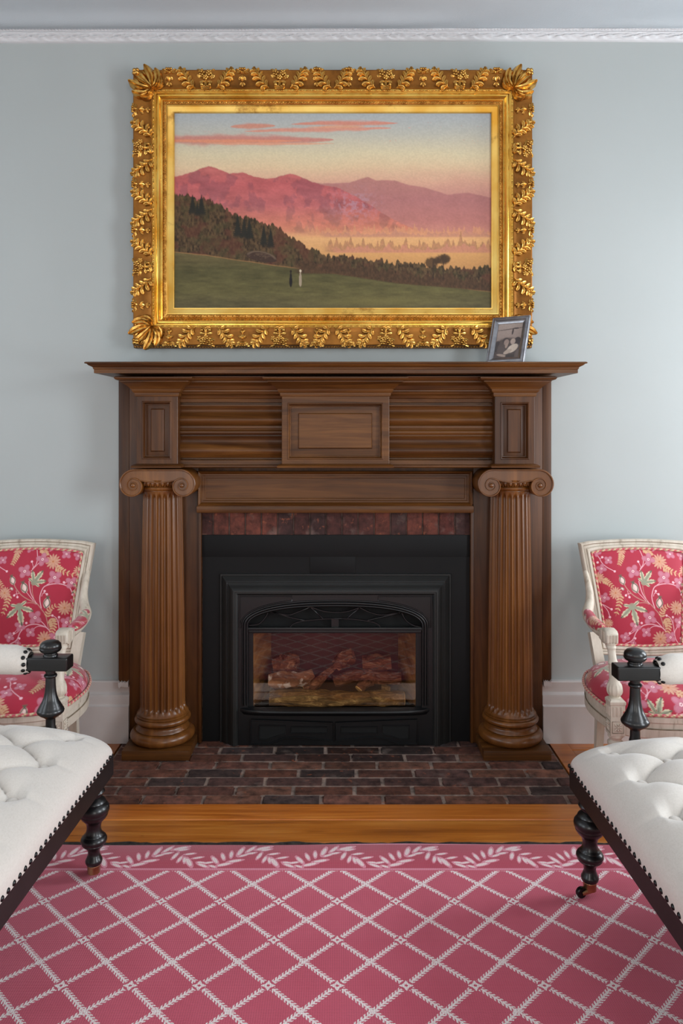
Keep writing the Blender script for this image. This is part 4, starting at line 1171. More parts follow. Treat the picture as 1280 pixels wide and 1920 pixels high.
a = np.linspace(0, 1, gw2)[None, :] * np.ones((gh2, 1)); b = np.linspace(0, 1, gh2)[:, None] * np.ones((1, gw2))
g = grad(b, [(0, (178, 160, 150)), (.35, (170, 150, 140)), (1, (96, 82, 76))])
def blob(x_, y_, rx, ry, c, ang=0.0, s=.25):
    global g
    dx_, dy_ = a - x_, b - y_; ca, sa = math.cos(ang), math.sin(ang)
    g = blend(g, sstep(1 + s, 1 - s, ((dx_ * ca + dy_ * sa) / rx) ** 2 + ((-dx_ * sa + dy_ * ca) / ry) ** 2), C(*c))
blob(.5, .17, .6, .012, (92, 78, 74), -.06); blob(.62, .24, .035, .10, (70, 58, 56), .1); blob(.74, .155, .12, .022, (72, 60, 58)); 
blob(.5, .78, .62, .36, (84, 70, 66)); blob(.08, .66, .14, .16, (58, 46, 44)); blob(.3, .74, .2, .2, (92, 78, 74)); blob(.24, .56, .09, .09, (88, 72, 66))
blob(.40, .50, .13, .085, (60, 48, 46)); blob(.43, .55, .1, .09, (164, 140, 128)); blob(.86, .53, .14, .12, (52, 42, 42)); blob(.68, .53, .1, .085, (190, 168, 154))
blob(.70, .73, .22, .11, (222, 204, 186), -.35); blob(.52, .82, .16, .06, (198, 178, 162), -.3); blob(.45, .64, .05, .08, (176, 152, 138), .4)
blob(.3, .92, .2, .035, (182, 160, 146), .15); blob(.66, .95, .2, .05, (66, 54, 50)); blob(.9, .9, .08, .14, (112, 96, 90), .3)
g = g * (.88 + .24 * fbm(a * 30, b * 40, 3)[..., None])
V = np.stack([np.linspace(-fw / 2 + .025, fw / 2 - .025, gw2)[None, :] * np.ones((gh2, 1)), .008 * np.ones((gh2, gw2)), np.linspace(fh - .025, .025, gh2)[:, None] * np.ones((1, gw2))], -1)
o = grid_mesh('photograph', V, MAT['photo'], pf, g); o.matrix_local = MX
bm = bmesh.new(); box(bm, -fw / 2 + .0255, fw / 2 - .0255, .0055, .0065, .0255, fh - .0255); pfobj('glass_pane', bm, MAT['clear'])

# ================================================================== FLORAL CLOTH (drawn in the cloth's own plane)
FL = []    # list of (bbox, fn(u,v)->mask, colour, opacity)
def f_ell(cx, cy, rx, ry, col, ang=0.0, op=1.0, grad2=None):
    R = max(rx, ry) * 1.2; ca, sa = math.cos(ang), math.sin(ang)
    def fn(u, v):
        p = ((u - cx) * ca + (v - cy) * sa) / rx; q = (-(u - cx) * sa + (v - cy) * ca) / ry
        return sstep(1.15, .88, np.sqrt(p * p + q * q))
    FL.append(((cx - R, cx + R, cy - R, cy + R), fn, lin(col), op))
def f_line(pts, w, col, op=1.0, n=6):
    s = [(q[0], q[1]) for q in spline([(a, b, 0) for a, b in pts], n)]
    xs = [q[0] for q in s]; ys = [q[1] for q in s]
    def fn(u, v):
        d = np.full(u.shape, 1e9)
        for (x0, y0), (x1, y1) in zip(s[:-1], s[1:]):
            dx, dy = x1 - x0, y1 - y0; L = dx * dx + dy * dy + 1e-9
            t = np.clip(((u - x0) * dx + (v - y0) * dy) / L, 0, 1)
            d = np.minimum(d, np.hypot(u - x0 - t * dx, v - y0 - t * dy))
        return sstep(w * 1.35, w * .65, d)
    FL.append(((min(xs) - 2 * w, max(xs) + 2 * w, min(ys) - 2 * w, max(ys) + 2 * w), fn, lin(col), op))
PKS, CRM, SAND, GRN, DGR = (226, 158, 178), (214, 196, 164), (200, 144, 120), (148, 152, 128), (92, 92, 74)
def flower(cx, cy, r, a0=.4):
    for k in range(4):
        a = a0 + k * PI / 2
        f_ell(cx + r * .58 * math.cos(a), cy + r * .58 * math.sin(a), r * .50, r * .42, (190, 112, 130), a, .9)
        f_ell(cx + r * .66 * math.cos(a), cy + r * .66 * math.sin(a), r * .30, r * .24, (198, 124, 142), a, .6)
    f_ell(cx, cy, r * .2, r * .2, (240, 208, 208)); f_ell(cx, cy, r * .09, r * .09, (170, 60, 90))
def daisy(cx, cy, r):
    for k in range(14):
        a = 2 * PI * k / 14 + cx
        f_ell(cx + r * .62 * math.cos(a), cy + r * .62 * math.sin(a), r * .42, r * .13, SAND if k % 2 else (208, 158, 132), a, .95)
    f_ell(cx, cy, r * .3, r * .3, (206, 150, 120)); f_ell(cx, cy, r * .12, r * .12, (188, 110, 70))
def fern(pts, r, col=(208, 166, 128)):
    s = spline([(a, b, 0) for a, b in pts], 3)
    for i in range(len(s) - 1):
        x, y, _ = s[i]; a = math.atan2(s[i + 1][1] - y, s[i + 1][0] - x); q = r * (1 - .45 * i / len(s))
        for sg in (-1, 1):
            b = a + sg * 1.0; f_ell(x + q * .55 * math.cos(b), y + q * .55 * math.sin(b), q * .62, q * .24, col, b, .95)
    f_line(pts, 2.0, (196, 140, 100), .7)
def bigleaf(cx, cy, L, a0, spread=.85):
    for k, (da, s) in enumerate(((0, 1.0), (-spread, .82), (spread, .85), (-2 * spread * .95, .5), (2 * spread * .95, .5))):
        a = a0 + da; l = L * s
        for j, (t, w) in enumerate(((.28, .26), (.5, .30), (.72, .24), (.92, .13))):
            for sg in (-1, 1):
                b = a + sg * .55
                f_ell(cx + l * t * math.cos(a) + l * w * .45 * math.cos(b), cy + l * t * math.sin(a) + l * w * .45 * math.sin(b), l * w * .62, l * w * .34, CRM if (j + k) % 3 else (206, 200, 172), b, 1)
        f_ell(cx + l * .45 * math.cos(a), cy + l * .45 * math.sin(a), l * .48, l * .11, GRN, a, .9)
        f_ell(cx + l * 1.02 * math.cos(a), cy + l * 1.02 * math.sin(a), l * .12, l * .06, DGR, a, .9)
        f_line([(cx, cy), (cx + l * .95 * math.cos(a), cy + l * .95 * math.sin(a))], 2.2, DGR, .6)
    f_ell(cx, cy, L * .22, L * .2, GRN, 0, .8)
def bud(cx, cy, r, a):
    f_ell(cx, cy, r * 1.25, r * .86, (214, 176, 168), a); f_ell(cx - r * .1 * math.sin(a), cy + r * .1 * math.cos(a), r * .9, r * .3, (236, 212, 202), a, .9)
    for sg in (-1, 1): f_line([(cx - r * 1.2 * math.cos(a), cy - r * 1.2 * math.sin(a)), (cx + sg * r * .75 * math.sin(a), cy - sg * r * .75 * math.cos(a)), (cx + r * 1.4 * math.cos(a), cy + r * 1.4 * math.sin(a))], r * .13, DGR, .9)
    for d in (-.4, 0, .4): f_line([(cx + r * 1.1 * math.cos(a), cy + r * 1.1 * math.sin(a)), (cx + r * 1.75 * math.cos(a + d * .6), cy + r * 1.75 * math.sin(a + d * .6))], r * .12, DGR, .9)
def stem(pts, w=3.4, col=(226, 172, 182)): f_line(pts, w, col, .95)
def dot(x, y, r=9): f_ell(x, y, r, r, (236, 186, 196))
# stems first, then leaves and flowers over them
GS = (186, 132, 120)
stem([(1072, 850), (1060, 790), (1040, 730), (1000, 680), (955, 632), (880, 600), (815, 560), (765, 505), (740, 462)], 4.2, GS)
stem([(955, 635), (905, 560), (885, 500), (874, 440)], 3.6); stem([(905, 478), (912, 540), (935, 610)], 2.8, GS); stem([(925, 610), (880, 560), (850, 525)], 2.6)
stem([(1000, 672), (982, 600), (985, 550), (1010, 490), (1060, 466), (1120, 456), (1180, 460), (1235, 485), (1262, 540)], 4); stem([(995, 570), (1010, 540), (1040, 550)], 2.2); stem([(1010, 545), (1020, 525)], 2)
stem([(825, 640), (870, 628), (920, 628), (952, 640)], 3, GS); stem([(1088, 872), (1050, 838), (1000, 820), (950, 812), (880, 828), (825, 880), (790, 950), (720, 990)], 4)
stem([(1055, 838), (1015, 795), (960, 762)], 3.4); stem([(1050, 838), (980, 830), (920, 870)], 2.6); stem([(880, 830), (815, 870), (735, 920)], 2.6); stem([(850, 850), (800, 860), (765, 890)], 2)
stem([(510, 170), (540, 215), (560, 262), (600, 305), (665, 346)], 3); stem([(545, 225), (575, 215)], 2); stem([(520, 620), (560, 640), (615, 678)], 3); stem([(545, 632), (585, 690), (600, 745)], 3)
stem([(885, 350), (930, 300), (970, 255)], 2.6); stem([(895, 330), (925, 290), (930, 230), (910, 150)], 3); stem([(905, 320), (885, 268)], 2.2); stem([(1035, 470), (1075, 440), (1100, 410)], 2.4); stem([(1030, 170), (1090, 150), (1150, 160), (1185, 190)], 2.6)
stem([(1105, 735), (1140, 760), (1160, 820), (1165, 880)], 3); stem([(1160, 750), (1160, 800)], 2); stem([(1215, 990), (1180, 940), (1170, 880), (1200, 830), (1225, 800)], 3); stem([(1215, 1000), (1228, 935)], 2.4)
stem([(1180, 460), (1215, 430)], 2); stem([(790, 545), (760, 550), (745, 560)], 2); stem([(765, 520), (780, 575)], 2)
for x, y in ((568, 213), (524, 256), (665, 346), (618, 678), (600, 747), (884, 267), (1020, 524), (1042, 551), (1185, 440), (766, 890), (815, 935), (875, 802), (1102, 735), (1160, 748), (1228, 933), (750, 561), (780, 577), (1262, 545)): dot(x, y, 10)
fern([(560, 415), (600, 440), (645, 490)], 30); fern([(700, 560), (685, 640), (650, 738)], 34); fern([(745, 195), (730, 245), (706, 298)], 30); fern([(950, 150), (990, 180), (1015, 215)], 34); fern([(1110, 310), (1170, 345), (1290, 375)], 36); fern([(1058, 745), (1075, 680), (1140, 640)], 30); fern([(1090, 765), (1115, 820), (1100, 895)], 40)
fern([(1240, 660), (1300, 640)], 26)
for x, y, r in ((520, 395, 52), (660, 537, 54), (1075, 262, 66), (1040, 940, 68), (1202, 665, 62), (585, 800, 40), (745, 160, 44), (1310, 330, 50)): daisy(x, y, r)
for x, y, r, a in ((525, 165, 38, .2), (618, 243, 38, .8), (553, 314, 42, .3), (828, 352, 58, .5), (978, 246, 56, .2), (1185, 188, 44, .7), (1102, 402, 62, .9), (565, 573, 42, .3), (950, 755, 60, .6), (820, 828, 48, .4), (914, 883, 44, .7), (725, 925, 42, .3), (1130, 925, 50, .6), (850, 148, 38, .3), (1222, 792, 50, .5), (800, 975, 26, .2), (1250, 440, 54, .6), (1290, 195, 40, .3), (1285, 610, 40, .5)): flower(x, y, r, a)
bigleaf(918, 452, 118, -.95, .8); bigleaf(800, 660, 150, 1.35, 1.05)
bigleaf(1340, 480, 90, 2.6, .9)
bud(726, 430, 30, -1.9); bud(836, 497, 36, -1.9); bud(1046, 628, 36, -1.45); bud(722, 502, 14, -2.5)
# two extra motifs that only show on the seat's repeat
GROUND = (170, 36, 60)
def floral(u, v):
    sh = u.shape; u = u.reshape(-1); v = v.reshape(-1)
    n_ = fbm(u / 60, v / 60, 3)
    out = np.array(lin(GROUND))[None, :] * (.96 + .08 * n_)[:, None]
    for (x0, x1, y0, y1), fn, c, op in FL:
        k = np.nonzero((u > x0) & (u < x1) & (v > y0) & (v < y1))[0]
        if len(k) == 0: continue
        m_ = (fn(u[k], v[k]) * op)[:, None]
        out[k] = out[k] * (1 - m_) + c[None, :] * m_
    return out.reshape(sh + (3,))
def tiled(u, v):
    return floral(460 + np.mod(u - 460, 860), 140 + np.mod(v - 140, 860))

# ================================================================== ARMCHAIR
def make_chair(label):
    ch = thing('armchair', label, 'armchair')
    cream = MAT['cream']
    def seat_outline(off=0.0, n=96):
        # closed plan outline: bowed front, round sides, narrower back
        ctrl = [(0, -.262), (.13, -.255), (.222, -.228), (.262, -.185), (.280, -.08), (.278, .02), (.250, .12), (.205, .195), (.12, .222), (0, .228)]
        ctrl = ctrl + [(-a, b) for a, b in ctrl[-2:0:-1]]
        p = spline([(a, b, 0) for a, b in ctrl + [ctrl[0]]], 6)[:-1]
        P_ = [Vector((q[0], q[1])) for q in p]; N = len(P_); out = []
        for i in range(N):
            t = (P_[(i + 1) % N] - P_[i - 1]).normalized(); nn = Vector((t.y, -t.x)); out.append((P_[i].x + nn.x * off, P_[i].y + nn.y * off))
        return out
    # seat rail with a carved step
    bm = bmesh.new()
    loft(bm, [[(x, y, z) for x, y in seat_outline(o)] for o, z in ((-.03, .262), (-.004, .262), (.0, .266), (.0, .292), (-.004, .296), (-.004, .312), (.001, .316), (.001, .330), (-.004, .334), (-.03, .334))] , True, False, False)
    obj('seat_rail', bm, cream, ch, 30)
    bm = bmesh.new(); tube(bm, [(x, y, .2945) for x, y in seat_outline(-.0015)], .0022, 5, closed=True); obj('rail_groove', bm, MAT['glaze'], ch)
    # cushion
    na, nb = 620, 210
    ol = np.array(seat_outline(-.002)); ol = np.vstack([ol, ol[:1]])
    tt = np.linspace(0, 1, len(ol)); ta = np.linspace(0, 1, na)
    ox, oy = np.interp(ta, tt, ol[:, 0]), np.interp(ta, tt, ol[:, 1])
    rf = np.linspace(1, .0005, 6000); zf_ = .094 * (1 - rf ** 3.4) ** .62
    sf = np.concatenate([[0], np.cumsum(np.hypot(np.diff(rf) * .255, np.diff(zf_)))])
    rho = np.interp(np.linspace(0, sf[-1], nb), sf, rf)
    bulge = 1 + .045 * np.sin(PI * np.clip((1 - rho) / .28, 0, 1)) * (rho > .72)
    cxs, cys = 0, -.015
    Xg = (ox[:, None] - cxs) * rho[None, :] * bulge[None, :] + cxs; Yg = (oy[:, None] - cys) * rho[None, :] * bulge[None, :] + cys
    Hh = .094
    Zg = .332 + Hh * (1 - np.clip(rho, 0, 1)[None, :] ** 3.4) ** .62 * np.ones((na, 1)) - .012 * np.clip((Yg - .02) / .2, 0, 1)
    # arc length from the middle of the seat, so that the print wraps over the front edge
    ds = np.sqrt(np.diff(Xg, axis=1) ** 2 + np.diff(Yg, axis=1) ** 2 + np.diff(Zg, axis=1) ** 2)
    arc = np.concatenate([np.zeros((na, 1)), np.cumsum(ds[:, ::-1], 1)], 1)[:, ::-1]
    ang = np.arctan2(oy - cys, ox - cxs)
    k = 2020.0
    U = 900 + arc * np.cos(ang)[:, None] * k; Vv = 520 - arc * np.sin(ang)[:, None] * k
    colr = tiled(U + 330, Vv + 250)
    o = grid_mesh('seat_cushion', np.stack([Xg, Yg, Zg], -1), MAT['floral'], ch, colr, 180)
    # striped gimp cord
    def gimp(pts, r, parent, closed=True):
        bm = bmesh.new(); L = bm.verts.layers.float_color.new('Col')
        n = 8; fr_ = frames(pts + ([pts[0]] if closed else [])); s = 0; rings = []; cols = []
        for i, (p, t, N_, B) in enumerate(fr_):
            if i: s += (p - fr_[i - 1][0]).length
            ring = []
            for j in range(n):
                a = 2 * PI * j / n
                vtx = bm.verts.new(p + N_ * r * math.cos(a) + B * r * math.sin(a))
                w = (s / .022 + j / n) % 1.0
                c = (198, 70, 92) if w < .5 else (214, 196, 158) if w < .85 else (160, 140, 100)
                vtx[L] = tuple(float(q) for q in lin(c)) + (1.0,)
                ring.append(vtx)
            rings.append(ring)
        for a, b in zip(rings[:-1], rings[1:]):
            for j in range(n): bm.faces.new((a[j], a[(j + 1) % n], b[(j + 1) % n], b[j]))
        return obj('gimp_cord', bm, MAT['floral'], parent, 60)
    def dense(pts, m=3):
        P_ = [Vector(p) for p in pts]; out = []
        for a, b in zip(P_, P_[1:] + P_[:1]):
            for q in range(m): out.append(a.lerp(b, q / m))
        return out
    gimp(dense([(x, y, .341) for x, y in seat_outline(.004)]), .0050, ch)
    # back: a frame leaning slightly, wider at the top
    y0b, zb0, zb1, tilt = .205, .400, .812, .075 / .41
    def bp(x, z, d=0.0):      # back plane point; d forward
        return (x, y0b + (z - zb0) * tilt - d, z + d * tilt)
    def outline(i):
        zt = zb1 - i; zb = zb0 + i; n = 10
        hw = lambda z: .178 + (.222 - .178) * ((z - zb0) / (zb1 - zb0)) ** 1.3 - i
        L_ = [(hw(z), z) for z in np.linspace(zb + .012, zt - .008, n)]
        top = [(hw(zt) * (1 - 2 * t), zt + .012 * math.sin(PI * t) ** .9 - (.004 if t in (0.0, 1.0) else 0)) for t in np.linspace(0, 1, 13)]
        bot = [(-hw(zb) * (1 - 2 * t), zb - .006 * math.sin(PI * t)) for t in np.linspace(0, 1, 9)]
        return L_ + top + [(-a, b) for a, b in L_[::-1]] + bot
    bm = bmesh.new()
    loft(bm, [[bp(x, z, d) for x, z in outline(i)] for i, d in ((.004, -.026), (.0, -.02), (.0, .004), (.004, .010), (.010, .011), (.012, .007), (.020, .008), (.024, .013), (.030, .013), (.034, .009), (.036, .002))], True)
    obj('back_frame', bm, cream, ch, 30)
    bm = bmesh.new(); tube(bm, [bp(x, z, .0075) for x, z in outline(.0115)], .0016, 5, closed=True); tube(bm, [bp(x, z, .0085) for x, z in outline(.0215)], .0014, 5, closed=True); obj('carved_groove', bm, MAT['glaze'], ch)
    bm = bmesh.new(); loft(bm, [[bp(x, z, -.012) for x, z in outline(.034)]], True, True); obj('back_lining', bm, MAT['floral'], ch) if False else bm.free()
    # back pad
    nx_, nz_ = 330, 330
    s_ = np.linspace(-1, 1, nx_)[None, :] * np.ones((nz_, 1)); t_ = np.linspace(0, 1, nz_)[:, None] * np.ones((1, nx_))
    i = .034
    zz = (zb1 - i + .011 * np.cos(s_ * PI / 2) ** .9) * (1 - t_) + (zb0 + i - .004) * t_
    hw = .178 + .044 * np.clip((zz - zb0) / (zb1 - zb0), 0, 1.02) ** 1.3 - i
    xx_ = s_ * hw
    dome = .004 + .022 * (1 - np.abs(s_) ** 4) ** .7 * (1 - np.abs(2 * t_ - 1) ** 4) ** .7
    Vb = np.stack([xx_, y0b + (zz - zb0) * tilt - dome, zz + dome * tilt], -1)
    colb = floral(900 + xx_ / .187 * 443, 145 + t_ * 858)
    grid_mesh('back_pad', Vb, MAT['floral'], ch, colb, 180)
    bm = bmesh.new(); bm.faces.new([bm.verts.new(bp(x, z, -.02)) for x, z in outline(.02)]); obj('back_cloth', bm, MAT['linen'], ch, 0)
    gimp(dense([bp(x, z, .010) for x, z in outline(.0375)], 6), .0042, ch)
    # arms
    for s in (-1, 1):
        bm = bmesh.new()
        # carved shoulder sweeping out of the stile
        sh = spline([bp(s * .203, .700, .0), (s * .206, .205, .640), (s * .214, .178, .602), (s * .236, .135, .574), (s * .246, .10, .563)], 6)
        tube(bm, sh, list(np.interp(np.linspace(0, 1, len(sh)), [0, .4, .7, 1], [.012, .019, .024, .019])), 10, 1.0, .8)
        arm = obj('arm', bm, cream, ch, 60)
        bm = bmesh.new()
        path = spline([(s * .244, .11, .562), (s * .250, .03, .552), (s * .2515, -.05, .550), (s * .249, -.10, .552)], 5)
        tube(bm, path, .0155, 10, .8, 1.05)
        # scrolled hand rest
        hx = s * .2475
        loft(bm, [[(hx - w_, y_, zb_), (hx + w_, y_, zb_), (hx + w_, y_, zt_ - .004), (hx + w_ - .004, y_, zt_), (hx - w_ + .004, y_, zt_), (hx - w_, y_, zt_ - .004)] for y_, w_, zb_, zt_ in ((-.080, .0185, .540, .572), (-.10, .0195, .538, .580), (-.125, .0205, .536, .585), (-.145, .0205, .537, .583), (-.156, .0200, .541, .577), (-.160, .0185, .546, .571))], True, True, True)
        for f in range(4): tube(bm, [(hx + (f - 1.5) * .0098, -.1595, .569), (hx + (f - 1.5) * .0098, -.1575, .543)], .0042, 6)
        for f in range(3): tube(bm, [(hx + s * .0195, -.112 - f * .0135, .576), (hx + s * .0195, -.112 - f * .0135, .543)], .0042, 6)
        obj('arm_rail', bm, cream, arm, 60)
        # padded armrest
        npd, nr_ = 60, 48
        tp = np.linspace(0, 1, npd); ap = np.linspace(0, 2 * PI, nr_)
        py_ = .128 - .208 * tp; pxx = s * (.240 + .0115 * np.sin(tp * PI * .6)); pz_ = np.interp(tp, [0, .4, 1], [.580, .566, .567])
        prf = (np.clip(np.sin(PI * tp), 0, 1)) ** .22
        Vp = np.stack([pxx[:, None] + .0215 * prf[:, None] * np.cos(ap)[None, :], py_[:, None] + 0 * ap[None, :], pz_[:, None] + .019 * prf[:, None] * np.sin(ap)[None, :]], -1)
        cp = tiled(600 + 300 * (s > 0) + ap[None, :] * .02 * 2020 + 0 * tp[:, None], 300 + tp[:, None] * .21 * 2020 + 0 * ap[None, :])
        grid_mesh('arm_pad', Vp, MAT['floral'], arm, cp, 180)
        # turned support: slim spiral neck, ribbed vase, ring
        bm = bmesh.new()
        a = Vector((s * .2475, -.135, .548)); b = Vector((s * .252, -.192, .374))
        pr_ = rounded([(.0, .019), (.06, .0185), (.09, .014), (.12, .018), (.15, .0135), (.22, .0125), (.34, .013), (.36, .0165), (.39, .0165), (.41, .0135), (.58, .0145), (.70, .0165), (.76, .0225), (.85, .0255), (.92, .022), (.96, .015), (.975, .019), (1.0, .024)], 1)
        rings = []
        for (t, r) in pr_:
            c = a.lerp(b, t); c.y += -.012 * math.sin(PI * t)
            ring = []
            for j in range(32):
                al = 2 * PI * j / 32; q = r
                if .40 < t < .72: q = r * (1 + .10 * math.sin(5 * al + t * 60))
                if .72 < t < .955: q = r * (1 + .07 * math.cos(12 * al))
                ring.append((c.x + q * math.cos(al), c.y + q * math.sin(al), c.z))
            rings.append(ring)
        loft(bm, rings, True, True, True)
        obj('arm_support', bm, cream, arm, 50)
        # fluted block, rosette block, front leg
        bm = bmesh.new(); fx_, fy_ = s * .254, -.2035
        def sq(h, z, dy=0.0): return [(fx_ - h, fy_ - h + dy, z), (fx_ + h, fy_ - h + dy, z), (fx_ + h, fy_ + h + dy, z), (fx_ - h, fy_ + h + dy, z)]
        loft(bm, [sq(.020, .378), sq(.0255, .372), sq(.0255, .364), sq(.0235, .361), sq(.0225, .320), sq(.0235, .318), sq(.0235, .262), sq(.018, .258)], True, True, True)
        for f in range(3):      # raised reeds on the front and outer faces
            q = (f - 1) * .0125
            tube(bm, [(fx_ + q, fy_ - .0232, .356), (fx_ + q, fy_ - .0228, .326)], .0040, 6)
            tube(bm, [(fx_ + s * .0232, fy_ + q, .356), (fx_ + s * .0228, fy_ + q, .326)], .0040, 6)
        leg = obj('leg', bm, cream, ch, 30)
        bm = bmesh.new()
        lathe(bm, [(.0, .262), (.024, .262), (.025, .256), (.020, .250), (.018, .244), (.0255, .238), (.0255, .230), (.022, .224), (.012, .035), (.014, .030), (.013, .020), (.009, .0), (0, 0)], fx_, fy_, 24)
        obj('leg_shaft', bm, cream, leg, 40)
        bm = bmesh.new()
        for nx0, ny0 in ((0, -1), (s, 0)):
            def q3(u_, z_, d_):
                return (fx_ + u_ + 0, fy_ - .0235 - d_, z_) if nx0 == 0 else (fx_ + s * (.0235 + d_), fy_ + u_, z_)
            for k in range(8):
                an = k * PI / 4; L1 = .0145 if k % 2 == 0 else .0175
                tube(bm, [q3(.003 * math.cos(an), .291 + .003 * math.sin(an), .0008), q3(L1 * .6 * math.cos(an), .291 + L1 * .6 * math.sin(an), .0018), q3(L1 * math.cos(an), .291 + L1 * math.sin(an), .0003)], [.001, .0034, .0008], 6)
            c = q3(0, .291, .0015); sphere(bm, c, .0036, u=8, v=6)
        obj('rosette', bm, cream, leg, 50)
        bm = bmesh.new()
        for nx0, ny0 in ((0, -1), (s, 0)):
            h = .0185
            cs = [(-h, .291 - h), (h, .291 - h), (h, .291 + h), (-h, .291 + h), (-h, .291 - h)]
            tube(bm, [((fx_ + u_, fy_ - .0236, z_) if nx0 == 0 else (fx_ + s * .0236, fy_ + u_, z_)) for u_, z_ in cs], .0012, 4)
        obj('rosette_groove', bm, MAT['glaze'], leg, 0)
        # rear leg runs up into the stile
        bm = bmesh.new()
        pts = [bp(s * .184, .48, -.008), (s * .176, .205, .40), (s * .168, .198, .33), (s * .165, .205, .20), (s * .163, .236, .0)]
        tube(bm, spline(pts, 5), list(np.interp(np.linspace(0, 1, 21), [0, .5, 1], [.024, .026, .018])), 4, ph=PI / 4)
        obj('leg', bm, cream, ch, 20)
    return ch
c1 = make_chair('cream-framed armchair in pink floral cloth right of the fireplace, behind the right bench')
c1.location = (1.155, YY(2.725), 0)
c2 = copy_tree(c1); c2.location = (-1.158, YY(2.725), 0)
c2['label'] = 'cream-framed armchair in pink floral cloth left of the fireplace, behind the left bench'
for c in (c1, c2): c['group'] = 'floral armchairs beside the fireplace'

# ================================================================== TUFTED BENCHES
BA, BBL = .40, .62                                    # half width, half length
def make_bench(label):
    b = thing('tufted_bench', label, 'bench')
    eb, er, ln = MAT['ebony'], MAT['ebony_rail'], MAT['linen']
    # apron rail
    bm = bmesh.new()
    mould4 = [(-.030, .282), (-.006, .282), (-.003, .285), (-.003, .338), (-.005, .3405), (-.03, .3405)]
    def rect(o, z, r=.018, n=5):
        p = []
        x, y = BA + o, BBL + o
        for cx_, cy_, a0 in ((x - r, y - r, 0), (-x + r, y - r, PI / 2), (-x + r, -y + r, PI), (x - r, -y + r, 1.5 * PI)):
            for i in range(n + 1): p.append((cx_ + r * math.cos(a0 + PI / 2 * i / n), cy_ + r * math.sin(a0 + PI / 2 * i / n), z))
        return p
    loft(bm, [rect(o, z) for o, z in mould4], True, True, True)
    obj('apron', bm, er, b, 35)
    # buttoned cushion
    nxg, nyg = 210, 320
    def dist(n): 
        s = np.linspace(-1, 1, n); return np.sign(s) * (1 - (1 - np.abs(s)) ** 1.5)
    gx = dist(nxg)[None, :] * np.ones((nyg, 1)); gy = dist(nyg)[:, None] * np.ones((1, nxg))
    x = gx * BA * (1 - .022 * np.abs(gy) ** 14); y = gy * BBL * (1 - .016 * np.abs(gx) ** 12)
    ex = (1 - np.abs(gx) ** 3.6); ey = (1 - np.abs(gy) ** 7)
    edge = np.clip(ex * ey, 0, 1) ** .42
    PX, PY = .1075, .086
    ncol = 6; X0 = -(ncol - 1) / 2 * PX * 1.0
    X0 = -BA + .0935; PX = (2 * BA - .187) / (ncol - 0 - 0)   # seven columns
    nrow = 13; Y0 = -PY * (nrow - 1) / 2
    p = (x - X0) / PX; q = (y - Y0) / PY
    pc = np.clip(p, 0, ncol); qc = np.clip(q, 0, nrow - 1)
    outx = np.abs(p - pc) * PX; outy = np.abs(q - qc) * PY
    sA = np.abs(np.sin(PI * (pc + qc) / 2)); sB = np.abs(np.sin(PI * (pc - qc) / 2))
    sm = sA * sB
    drop = .034 * (1 - sm ** .38)
    # straight pleats from the outer buttons to the edge
    sq_ = np.abs(np.sin(PI * q / 2)); sp_ = np.abs(np.sin(PI * p / 2))
    w = np.clip(np.maximum(outx, outy) / .03, 0, 1)
    pl = .0075 * (1 - np.clip(np.where(outx > outy, sq_, sp_) * 2.6, 0, 1) ** .6)
    drop = drop * (1 - w) + pl * w * np.clip(1.4 - np.maximum(outx, outy) / .085, 0, 1)
    kk = np.round((p + q) / 2); ll = np.round((p - q) / 2)
    bpx, bpy = kk + ll, kk - ll
    okb = (bpx >= -.1) & (bpx <= ncol + .1) & (bpy >= -.1) & (bpy <= nrow - .9)
    dbt = np.hypot((p - bpx) * PX, (q - bpy) * PY)
    drop = drop + np.where(okb, .008 * np.exp(-(dbt / .022) ** 2), 0)
    out_b = 1 + .014 * np.sin(PI * np.clip(edge * 1.25, 0, 1)) 
    z = .340 + .128 * edge - drop * np.clip(edge * 1.8 - .6, 0, 1) - .010 * np.abs(gx) ** 2 * (1 - np.abs(gx) ** 8)
    z[0, :] = z[-1, :] = .340; z[:, 0] = z[:, -1] = .340
    grid_mesh('cushion', np.stack([x * out_b, y * out_b, z], -1), ln, b, None, 180)
    # covered buttons
    bp = None
    from itertools import product
    me = None
    for i, j in product(range(ncol + 1), range(nrow)):
        if (i + j) % 2: continue
        bx, by = X0 + i * PX, Y0 + j * PY
        k = np.argmin((x - bx) ** 2 + (y - by) ** 2); zz = z.reshape(-1)[k]
        if me is None:
            bm = bmesh.new(); lathe(bm, [(0, -.008), (.0125, -.006), (.0145, .001), (.012, .005), (.006, .0074), (0, .008)], 0, 0, 16); me = obj('button', bm, ln, b, 60)
            me.location = (bx, by, zz + .006)
        else:
            c = me.copy(); COL.objects.link(c); c.location = (bx, by, zz + .006)
    # nail heads along the side towards the hearth rug
    def nailhead():
        bm = bmesh.new(); lathe(bm, [(0, -.002), (.0058, -.001), (.0060, .0006), (.0048, .0026), (.0025, .0037), (0, .004)], 0, 0, 12)
        o = obj('nail_head', bm, MAT['nail'], b, 60); return o
    nl = nailhead(); first = True
    def nail(loc, nrm):
        nonlocal first
        o = nl if first else nl.copy()
        if not first: COL.objects.link(o)
        first = False
        o.matrix_local = Matrix.Translation(loc) @ Vector((0, 0, 1)).rotation_difference(Vector(nrm)).to_matrix().to_4x4()
    N = int((2 * BBL - .055) / .0255)
    for k in range(N): nail((BA + .0015, -BBL + .032 + k * .0255, .349), (1, 0, .12))
